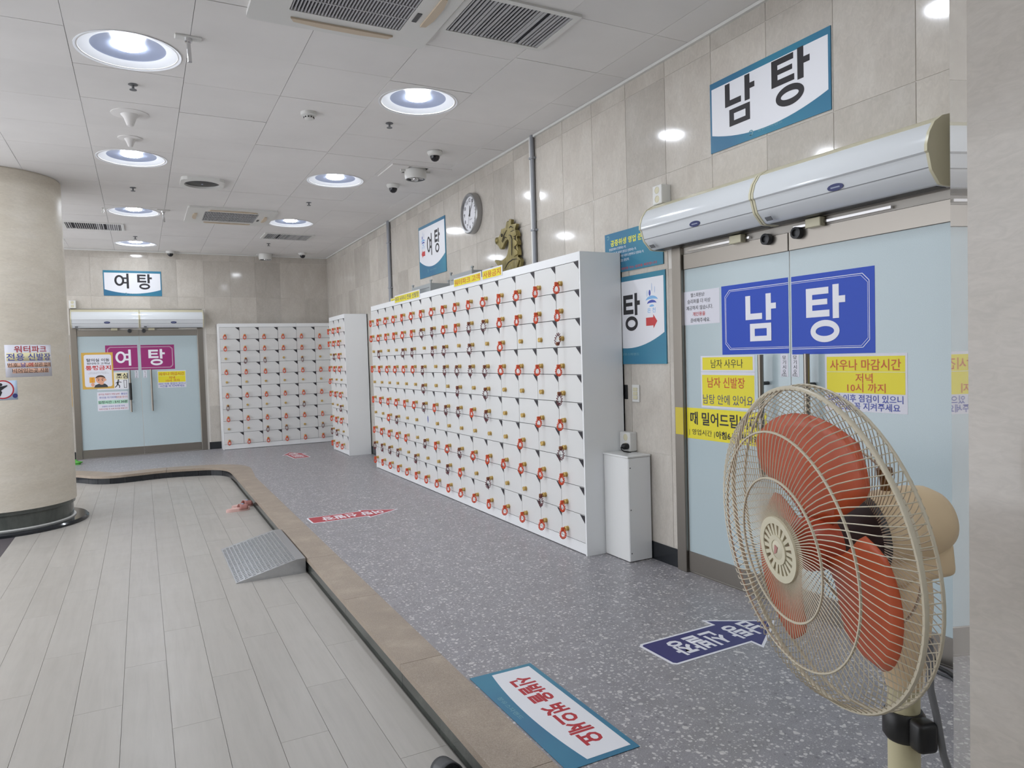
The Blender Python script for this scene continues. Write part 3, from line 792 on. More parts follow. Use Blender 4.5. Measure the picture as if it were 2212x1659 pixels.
# torn sticker on the door that has no lock
st = B().prism([(0, 0), (.012, .03), (.008, .06), (-.004, .075), (-.012, .05), (-.006, .02)], 0, .0012).build('torn_sticker', M_BLUEINK, None, ML @ T(6*CW+.09, 2.09-.0615-7*rhL+.05, .003))
tag(st, 'small torn sticker on the locker door that has no lock', 'sticker')
TOWER = ['OOO', 'OOO', 'KDO', 'OOO', 'OKK', 'OOO', 'KKD', 'OOO', 'DDK', 'OOO']
MT = frame((-XL, 11.387-.016, 0), (0, -1, 0), (0, 0, 1))
t, rh_ = locker(MT, 3, 2.09, XL-.003, 'narrow three-column white shoe locker tower between long bank and far bank')
keys(MT, TOWER, rh_, 2.09, lambda c: ('left', 'middle', 'right')[c]+' column', 'narrow tower', 'key bands on the narrow locker tower')
FARB = ['OOOOOO', 'OOOOOO', 'KDDKDK', 'OOOOOO', 'KKKKKK', 'OOOOOO', 'DKKKDK', 'OOOOOO', 'KKDDKD', 'OOOOOO']
CW = .3055; HA = 2.07
LM = make_locker_meshes(2.07)
MA = frame((-1.86, 12.54, 0), (1, 0, 0), (0, 0, 1))
t, rhA = locker(MA, 4, HA, .295, 'far wall white shoe locker unit beside the women\'s door', (), True, False)
t, rhA = locker(MA @ T(4*CW, 0, 0), 2, HA, .295, 'far wall white shoe locker unit in the corner behind the narrow tower', (), False, True)
keys(MA, FARB, rhA, HA, lambda c: f'{ORD[c]} column from the women\'s door', 'far bank', 'key bands on the far wall lockers')
CW = CWL

# label strips standing on the long bank
def strip_label(y0, y1, z0, z1, text, m, label, pad=.012):
    w, h = y0-y1, z1-z0
    o = board('strip_label', label, 'sign', RW((y0+y1)/2, (z0+z1)/2, XL+.0015), w, h, M_PAPER, .002, 'yellow label strips on top of the lockers')
    rect(o, 'yellow_field', -w/2+.008, w/2-.02, -h/2+.006, h/2-.012, M_YELLOW, .002)
    lettering(o, text, -.006, -.002, w-.05, h*.62, m, .003, .012)
strip_label(6.285, 5.668, 2.06, 2.143, '워터파크 고객', M_ORINK, 'yellow strip label lettered in red, longer one on the long lockers')
strip_label(5.65, 5.26, 2.06, 2.146, '사용금지', M_ORINK, 'yellow strip label lettered in red, shorter one before the dragon head')
strip_label(8.067, 7.222, 2.05, 2.138, '여자 사우나 전용 신발장', M_NAVYINK, 'yellow strip label lettered in navy on the far half of lockers')
o = board('name_plate', 'small yellow plate standing at the far end of the long lockers', 'sign', RW(8.64, 2.13, .16), .30, .085, M_PLCREAM, .006)
rect(o, 'yellow_field', -.13, .13, -.03, .03, M_YELLOW, .006); lettering(o, '여자 사우나', 0, 0, .2, .035, M_INK, .007)
# grey metal cases lying on top of the lockers
for y0, y1, h, w in ((7.66, 7.08, .1, 'far one, under the women\'s sign'), (6.55, 6.02, .11, 'near one, behind the red lettered strip')):
    t = thing('metal_case', 'shallow grey metal case on top of the lockers, '+w, 'case', T(-.17, (y0+y1)/2, 2.09), 'grey cases on the lockers')
    l = (y0-y1)/2
    ringband(B(), [(-.11, -l), (.11, -l), (.11, l), (-.11, l)], [(-.098, -l+.012), (.098, -l+.012), (.098, l-.012), (-.098, l-.012)], 0, h).build('side_wall', M_TRAY, t)
    B().box(-.1, .1, -l+.011, l-.011, .01, .018).build('tray', M_TRAY, t)
    for sx in (-1, 1):
        for sy in (-1, 1): B().lathe([(.01, h), (.01, h+.02), (.016, h+.022), (.016, h+.034), (.002, h+.036)], 10, (sx*.1, sy*(l-.01), 0)).build('bolt', M_TRAY, t)
    B().box(-.1125, -.11, -l+.04, l-.04, h*.55, h*.6).build('groove', M_MGREY, t)

# ------------------------------------------------------------------ wall signs
def hotel_sign(M, w, h, label, glyphs, arc=(.26, .17), foot=None, name='wall_sign', cat='sign'):
    o = board(name, label, cat, M, w, h, M_TEAL, .006)
    patch(o, 'white_panel', arcpanel(-w/2+.014, w/2-.014, h/2-.036, -h/2+h*arc[0], h*arc[1]), M_SIGNW, .006)
    for ch, cx, cy, gw, gh in glyphs: big_glyph(o, ch, cx, cy, gw, gh, M_INK, .0068)
    if foot:
        ex, ey, es = foot; emblem(o, ex, ey, es, M_TEALFAINT, .0062); lettering(o, '장유스파랜드', ex+.13, ey, .17, .018, M_TEALFAINT, .0063, .01)
    return o
hotel_sign(RW(2.787, 2.736), .82, .398, 'large rectangular teal and white sign above the men\'s door', [('남', -.182, .035, .228, .245), ('탕', .165, .035, .25, .262)], (.25, .16), (-.10, -.165, .032))
hotel_sign(FW(-3.075, 2.727), .815, .395, 'teal and white sign above the women\'s door on the far wall', [('여', -.155, .035, .2, .235), ('탕', .165, .03, .215, .24)], (.25, .16), (-.10, -.165, .032))
def side_sign(M, label, left, glyphs):
    w, h = .83, .606
    o = board('wall_sign', label, 'sign', M, w, h, M_TEAL, .008)
    patch(o, 'white_panel', arcpanel(-w/2+.016, w/2-.016, h/2-.034, -h/2+h*.34, h*.16), M_SIGNW, .008)
    for ch, cx, cy, gw, gh in glyphs: big_glyph(o, ch, cx, cy, gw, gh, M_INK, .0088)
    s = -1 if left else 1
    lx = s*.272
    onsen_logo(o, lx, .125, .125, M_LBLUE, .0088)
    lettering(o, '온 천', lx, .052, .085, .032, M_LBLUE, .0088, .01)
    patch(o, 'red_arrow', [(lx+s*q[0], q[1]) for q in flat_arrow(-.058, .058, -.022, .027, .046, .018)], M_RED, .0088)
    emblem(o, -.14, -.235, .034, M_TEALFAINT, .0082); lettering(o, '장유스파랜드', .03, -.235, .2, .018, M_TEALFAINT, .0083, .01)
    return o
side_sign(RW(7.705, 2.65), 'teal and white women\'s bath sign with red arrow left of the clock', True, [('여', -.065, .055, .15, .25), ('탕', .175, .07, .16, .26)])
side_sign(RW(4.045, 1.617), 'teal and white men\'s bath sign with red arrow beside the glass door', False, [('남', -.19, .06, .19, .25), ('탕', .055, .055, .19, .25)])
o = board('wall_sign', 'blue rules board behind the end of the air curtain', 'sign', RW(3.965, 2.10), .64, .285, M_TEAL, .008, None, .0)
emblem(o, -.28, .115, .03, M_TEALFAINT, .0082)
lettering(o, '공중위생 영업 준수사항', .0, .07, .50, .045, M_YELINK, .0085, .02)
for k, s in enumerate(('영업장에서 인정되는 자,', '및 행위가 될 우려가 있다고 인정되는 자,', '으로 목욕업의 정상적인 이용이 곤란하다고 인정되는 자,', '불편감을 줄 수 있는 문신자.', '동반 입장불가.')):
    w_ = min(.56, .0115*len(s)+.05); lettering(o, s, -.27+w_/2, .028-.03*k, w_, .019, M_WHITEINK, .0085, .008)
lettering(o, '위 사항을 위반한 자는 입장을 제한합니다', .0, -.122, .52, .018, M_RED, .0085, .01)

# clock
t = thing('wall_clock', 'round silver wall clock with white face and black numerals', 'clock', RW(6.54, 2.826))
B().lathe([(.19, .0), (.2, .004), (.2, .055), (.19, .066), (.172, .066), (.165, .05), (.165, .02)], 56, cap=False).build('rim', mat('clock_rim', '#a6a6a6', .28, .8), t, smooth=35)
B().lathe([(.001, .045), (.168, .045), (.168, .0)], 48, cap=False).build('dial', M_SIGNW, t)
nb = [lettering(t, str(k), .132*math.sin(R(30*k)), .132*math.cos(R(30*k)), .018*len(str(k))+.006, .036, M_INK, .0462, .015) for k in range(1, 13)]
def hand(a, l, w, z, m, tail=.03):
    c, s_ = math.sin(R(a)), math.cos(R(a)); px, py = s_, -c
    B().prism([(-tail*c+px*w, -tail*s_+py*w), (l*c+px*w*.6, l*s_+py*w*.6), (l*c-px*w*.6, l*s_-py*w*.6), (-tail*c-px*w, -tail*s_-py*w)], z, z+.0015).build('clock_hand', m, t)
hand(3, .075, .0065, .048, M_INK); hand(38, .115, .004, .050, M_INK); hand(195, .12, .0012, .052, M_MGREY)
lettering(t, 'QUARTZ', .02, -.06, .06, .011, M_MGREY, .0462, .005)

# gilded dragon head
HP = [(5.667, 2.612), (5.644, 2.602), (5.66, 2.555), (5.576, 2.558), (5.547, 2.547), (5.592, 2.501), (5.558, 2.497), (5.536, 2.471), (5.532, 2.44), (5.56, 2.436), (5.529, 2.395), (5.526, 2.365), (5.552, 2.36), (5.525, 2.315), (5.522, 2.275), (5.566, 2.268), (5.52, 2.25), (5.482, 2.228), (5.496, 2.18), (5.56, 2.12), (5.64, 2.092), (5.80, 2.092), (5.86, 2.14), (5.905, 2.215), (6.005, 2.282), (5.986, 2.293), (5.93, 2.278), (5.85, 2.262), (5.773, 2.279), (5.735, 2.307), (5.715, 2.36), (5.70, 2.41), (5.705, 2.437), (5.735, 2.45), (5.775, 2.435), (5.82, 2.40), (5.845, 2.372), (5.88, 2.374), (5.902, 2.392), (5.918, 2.42), (5.976, 2.44), (5.985, 2.478), (5.955, 2.492), (5.90, 2.485), (5.862, 2.51), (5.85, 2.553), (5.805, 2.549), (5.76, 2.545), (5.742, 2.60), (5.718, 2.604), (5.70, 2.575), (5.69, 2.615)]
hc = (5.66, 2.36)
hpoly = [(-(y-hc[0]), z-hc[1]) for y, z in HP]
t = thing('dragon_head', 'gilded dragon head carving on the wall above the lockers', 'sculpture', RW(hc[0], hc[1], .024))
def plate(poly, z0, z1, name, m, bev):
    b = B(); b.prism(poly[::-1] if False else poly, z0, z1)
    top = [e for e in b.bm.edges if all(abs(v.co.z-z1) < 1e-6 for v in e.verts)]
    if bev: bmesh.ops.bevel(b.bm, geom=top, offset=bev, segments=2, affect='EDGES', profile=.6)
    bmesh.ops.triangulate(b.bm, faces=[f for f in b.bm.faces if len(f.verts) > 4])
    return b.build(name, m, t, smooth=40)
plate(hpoly, 0, .028, 'head_and_neck', M_GOLD, .006)
for x, y in ((0.0, .1), (0.0, -.15)): B().lathe([(.012, -.024), (.012, .002)], 10, (x, y, 0)).build('wall_fixing', M_GOLDD, t)
q = lambda pts: [(-(y-hc[0]), z-hc[1]) for y, z in pts]
plate(q([(5.50, 2.225), (5.56, 2.235), (5.62, 2.222), (5.70, 2.19), (5.76, 2.15), (5.78, 2.11), (5.64, 2.10), (5.57, 2.13)]), .028, .042, 'chest_plate', M_GOLD, .005)
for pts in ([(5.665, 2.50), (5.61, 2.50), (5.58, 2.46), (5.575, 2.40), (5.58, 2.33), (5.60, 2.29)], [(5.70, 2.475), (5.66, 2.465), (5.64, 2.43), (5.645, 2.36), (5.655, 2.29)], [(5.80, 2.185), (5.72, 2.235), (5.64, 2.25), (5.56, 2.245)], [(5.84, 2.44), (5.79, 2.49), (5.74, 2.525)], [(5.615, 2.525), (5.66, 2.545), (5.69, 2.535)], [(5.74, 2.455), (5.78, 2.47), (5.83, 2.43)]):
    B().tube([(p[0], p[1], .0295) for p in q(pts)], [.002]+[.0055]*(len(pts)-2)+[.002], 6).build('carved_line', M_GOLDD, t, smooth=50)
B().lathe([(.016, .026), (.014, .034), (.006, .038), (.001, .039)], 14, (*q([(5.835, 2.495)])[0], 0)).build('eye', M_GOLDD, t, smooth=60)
B().lathe([(.03, .022), (.026, .034), (.012, .041), (.001, .042)], 16, (*q([(5.945, 2.465)])[0], 0)).build('nostril', M_GOLD, t, smooth=60)
for pts in ([(5.61, 2.50), (5.555, 2.488), (5.54, 2.452), (5.605, 2.44)], [(5.60, 2.43), (5.536, 2.39), (5.534, 2.37), (5.60, 2.35)], [(5.60, 2.345), (5.53, 2.31), (5.528, 2.282), (5.60, 2.27)]):
    plate(q(pts), .028, .038, 'mane_lock', M_GOLD, .004)

# conduits and boxes on the right wall
def pipe(y, z0, label, n=1, trunk=False):
    t = thing('conduit', label, 'conduit', RW(y, z0))
    for k in range(n): B().tube([(.036*k, 0, .022), (.036*k, H-z0-.004, .022)], .017, 12).build('pipe', M_PIPE, t, smooth=50)
    if trunk: B().box(-.058, -.022, 0, H-z0-.004, .0, .02).build('trunking', M_PLW, t)
    for z in (.35, .95):
        if z < H-z0: B().box(-.03, .03+.036*(n-1), z, z+.015, 0, .041).build('pipe_clip', M_PIPE, t)
pipe(5.29, 2.094, 'grey wall conduit with white trunking, right of the dragon head', 1, True)
pipe(9.25, 2.0, 'pair of grey wall conduits at the far end of the lockers', 2)
def socket_box(M, label):
    t = thing('socket_box', label, 'socket', M, 'surface socket boxes')
    B().box(-.045, .045, -.06, .06, 0, .075, .004).build('body', M_PLW, t)
    for y in (-.028, .028):
        d_ = B().lathe([(.022, .0755), (.02, .0765), (.019, .066), (.002, .066)], 20, (0, y, 0)).build('socket', M_PLCREAM, t, smooth=40)
        b = B(); b.box(-.011, -.007, y-.002, y+.002, .066, .068); b.box(.007, .011, y-.002, y+.002, .066, .068); b.build('pin_hole', M_BLACK, d_)
    B().lathe([(.012, .0455), (.012, .0456), (.011, .0457)], 14, (-.0453, 0, .0), 'z', False).build('knockout', M_PLCREAM, t)
    return t
socket_box(RW(3.61, 2.385), 'white double socket box above the air curtain\'s far end')
socket_box(FW(-3.905, 2.385), 'white double socket box above the women\'s door beside the column')
t = thing('wall_switch', 'white wall light switch plate left of men\'s door', 'switch', RW(3.965, 1.112))
B().box(-.04, .04, -.06, .06, 0, .01, .003).build('plate', M_PLW, t)
for y in (-.028, .0, .028): B().box(-.024, .024, y-.012, y+.012, .01, .015, .002).build('rocker', M_PLCREAM, t)
t = board('wall_recess', 'black square opening in the tiles beside the light switch', 'opening', RW(4.105, 1.118), .085, .1, M_BLACK, .002)
t = thing('power_outlet', 'white square outlet box above the white cabinet with a black plug', 'outlet', RW(4.032, .778))
B().box(-.06, .06, -.065, .065, 0, .06, .004).build('body', M_PLW, t)
for y in (.03, -.03): B().lathe([(.024, .0605), (.022, .0615), (.021, .052), (.001, .052)], 20, (.01, y, 0)).build('socket', M_PLCREAM, t, smooth=40)
t2 = thing('power_plug', 'black round plug with cord in the outlet over the white cabinet', 'plug', RW(4.0, .748, .06))
B().lathe([(.02, 0), (.022, .01), (.022, .035), (.015, .045), (.006, .05)], 18).build('plug_body', M_BLACK, t2, smooth=40)
B().tube([(0, 0, .04), (.008, -.004, .062), (.02, -.014, .068), (.03, -.028, .055), (.036, -.034, .03), (.036, -.04, .0)], .0045, 8).build('cord', M_BLACK, t2, smooth=60)
t = thing('floor_cabinet', 'slim white metal cabinet on the floor beside the lockers', 'cabinet', frame((-.11, 3.96, 0), (0, -1, 0), (0, 0, 1)))
B().box(-.135, .142, .004, .695, -.10, .086, .003).build('body', M_WHITE, t)
B().box(-.139, .146, .695, .708, -.10, .09, .003).build('lid', M_WHITE, t)
Mx = frame((.1425, .35, .0), (0, 0, -1), (0, 1, 0))
sp = B().box(-.083, .095, -.342, .343, 0, .002).build('side_panel', M_WHITESIDE, t, Mx)
for y in (-.29, 0, .28):
    B().lathe([(.005, .002), (.004, .004), (.001, .005)], 8, (-.07, y, 0)).build('screw', M_MGREY, sp)

# ------------------------------------------------------------------ notices on the men's door
def notice(M, w, h, label, lines, fields=(), m=M_PAPER, group=None, t=.0008, name='notice'):
    o = board(name, label, 'notice', M, w, h, m, t, group)
    for k, (x0, x1, y0, y1, fm) in enumerate(fields): rect(o, 'print_field', x0, x1, y0, y1, fm, t+.0003*k, .0003)
    for s, cx, cy, lw, lh, lm, bold in lines: lettering(o, s, cx, cy, lw, lh, lm, t+.0011, bold)
    return o
def half_sign(M, w, h, label, ch, m, left, gx, gw, gh):
    o = board('door_sign', label, 'sign', M, w, h, m, .0012)
    # double border line with notched corners, open towards the door gap
    s = -1 if left else 1; b = B()
    for ins, th in ((.028, .0032), (.036, .0018)):
        x_o = s*(w/2-ins); x_i = -s*w/2; y = h/2-ins; c = .035
        pts = [(x_i, y), (x_o-s*c, y), (x_o-s*c*.45, y-c*.55), (x_o, y-c), (x_o, -y+c), (x_o-s*c*.45, -y+c*.55), (x_o-s*c, -y), (x_i, -y)]
        for p, q_ in zip(pts[:-1], pts[1:]):
            v = Vector((q_[0]-p[0], q_[1]-p[1])).normalized(); nn = Vector((-v.y, v.x))*th/2; p2, q2 = Vector(p), Vector(q_)
            b.prism([tuple(p2+nn), tuple(q2+nn), tuple(q2-nn), tuple(p2-nn)], .0012, .0016)
    b.build('border_line', M_WHITEINK, o)
    big_glyph(o, ch, gx, .0, gw, gh, M_WHITEINK, .0016)
    return o
half_sign(RW(2.8975, 1.562, 0), .483, .396, 'left half of the blue men\'s bath door sign', '남', M_BLUEP, True, .05, .225, .255)
half_sign(RW(2.3975, 1.558, 0), .475, .402, 'right half of the blue men\'s bath door sign', '탕', M_BLUEP, False, -.035, .235, .275)
half_sign(FW(-3.2805, 1.555, 0), .445, .395, 'left half of the magenta women\'s bath door sign', '여', M_MAROONP, True, .02, .215, .255)
half_sign(FW(-2.77, 1.553, 0), .485, .395, 'right half of the magenta women\'s bath door sign', '탕', M_MAROONP, False, -.02, .245, .255)
notice(RW(3.31, 1.654), .31, .205, 'white notice beside the blue sign about personal slippers',
       [('헬스회원님!', -.03, .078, .12, .024, M_INK, .0), ('슬리퍼를 더 이상', -.02, .04, .2, .026, M_INK, 0.), ('제공하지 않습니다.', -.015, .0, .23, .026, M_INK, 0.), ('개인용을', -.02, -.038, .11, .025, M_RED, 0.01), ('준비해주세요.', -.01, -.076, .17, .026, M_INK, 0.)])
notice(RW(3.108, 1.312), .43, .094, 'yellow notice with one black line, topmost under the blue sign', [('남자 사우나', 0, 0, .255, .05, M_INK, .0)], [(-.2, .2, -.037, .038, M_YELLOW)])
notice(RW(3.108, 1.155), .43, .215, 'yellow notice with red and blue lines above the yellow banner', [('남자 신발장', -.01, .045, .30, .062, M_ORINK, .01), ('남탕 안에 있어요', 0, -.055, .40, .058, M_NAVYINK, .0)], [(-.205, .21, -.095, .09, M_YELLOW)])
b_ = notice(RW(3.135, .945), .64, .19, 'yellow banner with bold black lettering, wrapped onto the door frame',
       [('때 밀어드립니다', -.01, .033, .56, .08, M_INK, .018), ('| 영업시간 |', -.19, -.055, .22, .042, M_INK, .0), ('아침6시~저녁9시', .11, -.055, .36, .046, M_INK, .02)], (), M_YELLOW)
rect(b_, 'folded_edge', -.40, -.327, -.075, .095, mat('aged_yellow', '#cbb93a', .5), .0255, .0006)
notice(RW(2.22, 1.217), .43, .275, 'closing time notice right of the men\'s door handles',
       [('사우나 마감시간', 0, .085, .37, .052, M_ORINK, .01), ('저녁', 0, .022, .09, .045, M_ORINK, .01), ('10시 까지', .01, -.024, .20, .042, M_ORINK, .01), ('10시 이후 점검이 있으니', 0, -.074, .39, .036, M_BLUEINK, .01), ('시간을 꼭 지켜주세요', .0, -.112, .36, .036, M_BLUEINK, .01)],
       [(-.205, .205, .052, .125, M_YELLOW), (-.205, .205, -.05, .05, M_YELLOW)], group='closing time notices')
for y, w in ((2.688, 'on the left leaf of men\'s door'), (2.618, 'on the right leaf of men\'s door')):
    o = board('pull_sticker', 'narrow white pull sticker '+w, 'sticker', RW(y, 1.30), .05, .12, M_PAPER, .0008, 'pull stickers')
    for k, s in enumerate('당기시오'): lettering(o, s, 0, .042-.025*k, .022, .021, M_INK, .0014, .005)
    lettering(o, 'PULL', 0, -.052, .034, .012, M_MGREY, .0014, .01)
# ------------------------------------------------------------------ notices on the women's door
for x, w in ((-3.085, 'on the left leaf of women\'s door'), (-2.965, 'on the right leaf of women\'s door')):
    o = board('pull_sticker', 'narrow white pull sticker '+w, 'sticker', FW(x, 1.287), .05, .12, M_PAPER, .0008, 'pull stickers')
    for k, s in enumerate('당기시오'): lettering(o, s, 0, .042-.025*k, .022, .021, M_INK, .0014, .005)
    lettering(o, 'PULL', 0, -.052, .034, .012, M_MGREY, .0014, .01)
notice(FW(-2.58, 1.192), .415, .275, 'closing time notice right of the women\'s door handles',
       [('사우나 마감시간', 0, .085, .37, .052, M_ORINK, .01), ('저녁', 0, .022, .09, .045, M_ORINK, .01), ('10시 까지', .01, -.024, .20, .042, M_ORINK, .01), ('10시 이후 점검이 있으니', 0, -.074, .39, .036, M_BLUEINK, .01), ('시간을 꼭 지켜주세요', .0, -.112, .36, .036, M_BLUEINK, .01)],
       [(-.2, .2, .052, .125, M_YELLOW), (-.2, .2, -.05, .05, M_YELLOW)], group='closing time notices')
o = notice(FW(-3.42, 1.195), .43, .275, 'white caution notice with a person pushing a door, behind the poster', [('조심', .13, .075, .16, .085, M_INK, .02)], [(-.21, .21, -.125, .125, M_SIGNW), (.03, .21, .02, .125, M_PALEYEL)])
def stick_figure(o, cx, cy, s, z, m):
    b = B()
    b.prism(ellipse(cx-.02*s, cy+.42*s, .09*s, .09*s, 12), z, z+.0005)
    def bar(x0, y0, x1, y1, w):
        v = Vector((x1-x0, y1-y0)).normalized(); n = Vector((-v.y, v.x))*w/2; p, q_ = Vector((x0, y0)), Vector((x1, y1))
        b.prism([tuple(cy_) for cy_ in ((cx+(p+n).x*s, cy+(p+n).y*s), (cx+(p-n).x*s, cy+(p-n).y*s), (cx+(q_-n).x*s, cy+(q_-n).y*s), (cx+(q_+n).x*s, cy+(q_+n).y*s))], z, z+.0005)
    bar(-.05, .3, -.12, -.05, .16); bar(-.04, .25, .28, .17, .07); bar(-.08, .25, -.3, .08, .07); bar(-.1, -.03, .08, -.22, .09); bar(.08, -.2, .05, -.45, .08); bar(-.13, -.03, -.22, -.25, .09); bar(-.22, -.23, -.38, -.38, .08)
    b.build('pictogram', m, o)
stick_figure(o, .08, -.05, .14, .0016, M_INK)
b = B()
for x0, x1, y0, y1 in ((.15, .156, -.115, .01), (.15, .19, .004, .01), (.185, .191, -.115, .01), (.15, .191, -.115, -.109)): b.box(x0, x1, y0, y1, .0016, .0021)
b.build('door_outline', M_INK, o)
o = board('poster', 'gold-edged poster of a stern cartoon man on women\'s door', 'poster', FW(-3.617, 1.362, .0022), .425, .565, M_GOLDEDGE, .0012)
patch(o, 'white_panel', rrect(-.18, .19, -.25, .25, .03), mat('poster_white', '#dcdde6', .5), .0012)
for s, y, w_, h_, m_, bo in (('탈의실 이동', .165, .31, .05, M_INK, .02), ('워터파크 고객님', .112, .31, .036, M_INK, .02), ('통행금지', .045, .345, .072, M_RED, .03), ('워터파크 이용 고객님께서는 통행을 금지합니다', -.025, .24, .010, M_MGREY, 0), ('이용에 불편을 드려 죄송합니다', -.043, .28, .010, M_MGREY, 0)): lettering(o, s, .01, y, w_, h_, m_, .002, bo)
patch(o, 'shirt_print', [(-.06, -.262), (-.045, -.225), (.0, -.205), (.09, -.205), (.12, -.23), (.13, -.262)], M_DGREY, .0019)
patch(o, 'face_print', ellipse(.03, -.14, .062, .062, 24), M_SKIN, .0024)
patch(o, 'ear_print', ellipse(.098, -.145, .012, .018, 12), M_SKIN, .0022)
patch(o, 'hair_print', [(.03+.068*math.cos(R(a)), -.125+.055*math.sin(R(a))) for a in range(-5, 186, 12)]+[(-.02, -.11), (.03, -.098), (.08, -.11)], M_HAIR, .003)
for sx in (-1, 1):
    patch(o, 'eyebrow_print', [(.03+sx*.012, -.132), (.03+sx*.042, -.118), (.03+sx*.044, -.125), (.03+sx*.012, -.14)], M_HAIR, .003)
    patch(o, 'eye_print', ellipse(.03+sx*.026, -.15, .006, .009, 10), M_INK, .003)
patch(o, 'hand_print', ellipse(.045, -.2, .03, .02, 14), M_SKIN, .003)
patch(o, 'hand_print', ellipse(-.075, -.215, .024, .03, 14), M_SKIN, .0022)
rect(o, 'card_print', -.118, -.045, -.185, -.10, mat('card_orange', '#e0a12f', .5), .003)
lettering(o, '경', -.082, -.125, .022, .024, M_ORINK, .0038, .01); lettering(o, '고', -.082, -.16, .022, .024, M_ORINK, .0038, .01)
notice(FW(-3.43, .878), .425, .295, 'white notice with rows of coloured small print below the poster',
       [('관리실 직원이 여탕,남탕', -.05, .112, .29, .03, M_REDINK, 0), ('출입도', .16, .112, .09, .03, M_BLUEINK, .01), ('확인을 하기위해', -.07, .062, .23, .03, M_BLUEINK, 0), ('점검을 합니다', .125, .062, .16, .03, M_ORINK, 0), ('입장시간 : 5시 30분', 0, -.012, .40, .042, M_INK, .015), ('원활한 운영과 점검을 위해', .0, -.078, .31, .022, M_BLUEINK, 0), ('입장시간을 꼭 지켜 주시길 바랍니다', 0, -.118, .39, .024, M_REDINK, 0)], [(-.205, .205, -.04, .016, M_GREENINK)])
# posters beside the women's door, mostly behind the column
o = notice(FW(-4.13, 1.86, .001), .29, .42, 'pale blue framed poster left of women\'s door, behind the column', [], [(-.14, .125, -.2, .2, M_LBLUE), (-.12, .1, -.18, .18, M_PAPER)])
o = notice(FW(-4.13, 1.22, .001), .31, .80, 'tall yellow poster left of women\'s door, behind the column', [], [(-.14, .14, -.385, .385, M_PALEYEL)], M_GOLDEDGE)

# ------------------------------------------------------------------ papers on the column
def cyl(a0, zc, rad):
    def f(p):
        a = a0+p.x/cr; r = rad+p.z
        return Vector((cc[0]+r*math.cos(a), cc[1]+r*math.sin(a), zc+p.y))
    return f
def curved_rect(parent, name, x0, x1, y0, y1, m, z, f, n=10, label=None):
    b = B(); top = []; bot = []
    for k in range(n+1):
        x = x0+(x1-x0)*k/n; top.append(f(Vector((x, y1, z)))); bot.append(f(Vector((x, y0, z))))
    tv = [b.bm.verts.new(p) for p in top]; bv = [b.bm.verts.new(p) for p in bot]
    for k in range(n): b.bm.faces.new((bv[k], bv[k+1], tv[k+1], tv[k]))
    me = b.mesh(name, m, 60)
    o = link(name, me, parent)
    md = o.modifiers.new('thickness', 'SOLIDIFY'); md.thickness = .0006; md.offset = 1
    return o
f1 = cyl(R(-57.8), 1.483, cr+.0006)
pw, ph = R(39.8)*cr, .295
o = curved_rect(None, 'notice', -pw/2, pw/2, -ph/2, ph/2, M_PAPER, 0, f1); tag(o, 'white notice curved around the column with red and blue lettering', 'notice')
curved_rect(o, 'print_field', -.19, .19, .0, .075, M_PALEYEL, .001, f1); curved_rect(o, 'print_field', -.185, .19, -.058, -.018, M_PEACH, .001, f1); curved_rect(o, 'print_field', -.15, .165, -.112, -.07, M_PEACH, .001, f1)
for s, cx, cy, w_, h_, m_, bo in (('워터파크', .01, .108, .28, .062, M_REDINK, .01), ('전용 신발장', 0, .036, .38, .068, M_BLUEINK, .01), ('번호,', -.14, -.038, .09, .04, M_INK, 0), ('남', -.062, -.036, .04, .042, M_BLUEINK, 0.01), (',', -.032, -.052, .006, .014, M_INK, 0), ('여', -.002, -.036, .04, .042, M_RED, .01), ('상관 없이', .11, -.036, .16, .04, M_INK, 0), ('비어있는곳 사용', .005, -.09, .31, .042, M_INK, 0)): lettering(o, s, cx, cy, w_, h_, m_, .002, bo, f1)
f2 = cyl(R(-80.), 1.212, cr+.0006)
o = curved_rect(None, 'sticker', -.11, .105, -.08, .095, mat('pale_blue_print', '#b9cbe0', .6), 0, f2); tag(o, 'torn pale blue no-entry sticker on the column, at the left edge', 'sticker')
def curved_poly(parent, name, rings, m, z, f):
    b = B(); o_, i_ = rings
    V = [[b.bm.verts.new(f(Vector((x, y, z)))) for x, y in l] for l in (o_, i_)]
    for k in range(len(o_)-1): b.bm.faces.new((V[0][k], V[0][k+1], V[1][k+1], V[1][k]))
    return link(name, b.mesh(name, m), parent)
curved_poly(o, 'white_disc', (ellipse(-.005, .015, .078, .078, 30, 0, 359.9), ellipse(-.005, .015, .001, .001, 30, 0, 359.9)), M_PAPER, .0014, f2)
curved_poly(o, 'red_ring', (ellipse(-.005, .015, .085, .085, 30, 0, 359.9), ellipse(-.005, .015, .074, .074, 30, 0, 359.9)), M_REDINK, .0018, f2)
for a, bq in ((ellipse(-.02, .06, .014, .014, 14, 0, 359.9), ellipse(-.02, .06, .001, .001, 14, 0, 359.9)), ([(-.055, .04), (-.01, .045), (.03, .055)], [(-.06, .02), (-.02, .005), (.03, .045)]), ([(-.05, .02), (-.03, -.01), (-.04, -.045)], [(-.025, .02), (-.01, -.01), (-.025, -.045)])): curved_poly(o, 'pictogram', (a, bq), M_INK, .0024, f2)
curved_poly(o, 'pictogram', (ellipse(.085, -.045, .02, .02, 14, 0, 359.9), ellipse(.085, -.045, .001, .001, 14, 0, 359.9)), M_NAVYINK, .0024, f2)

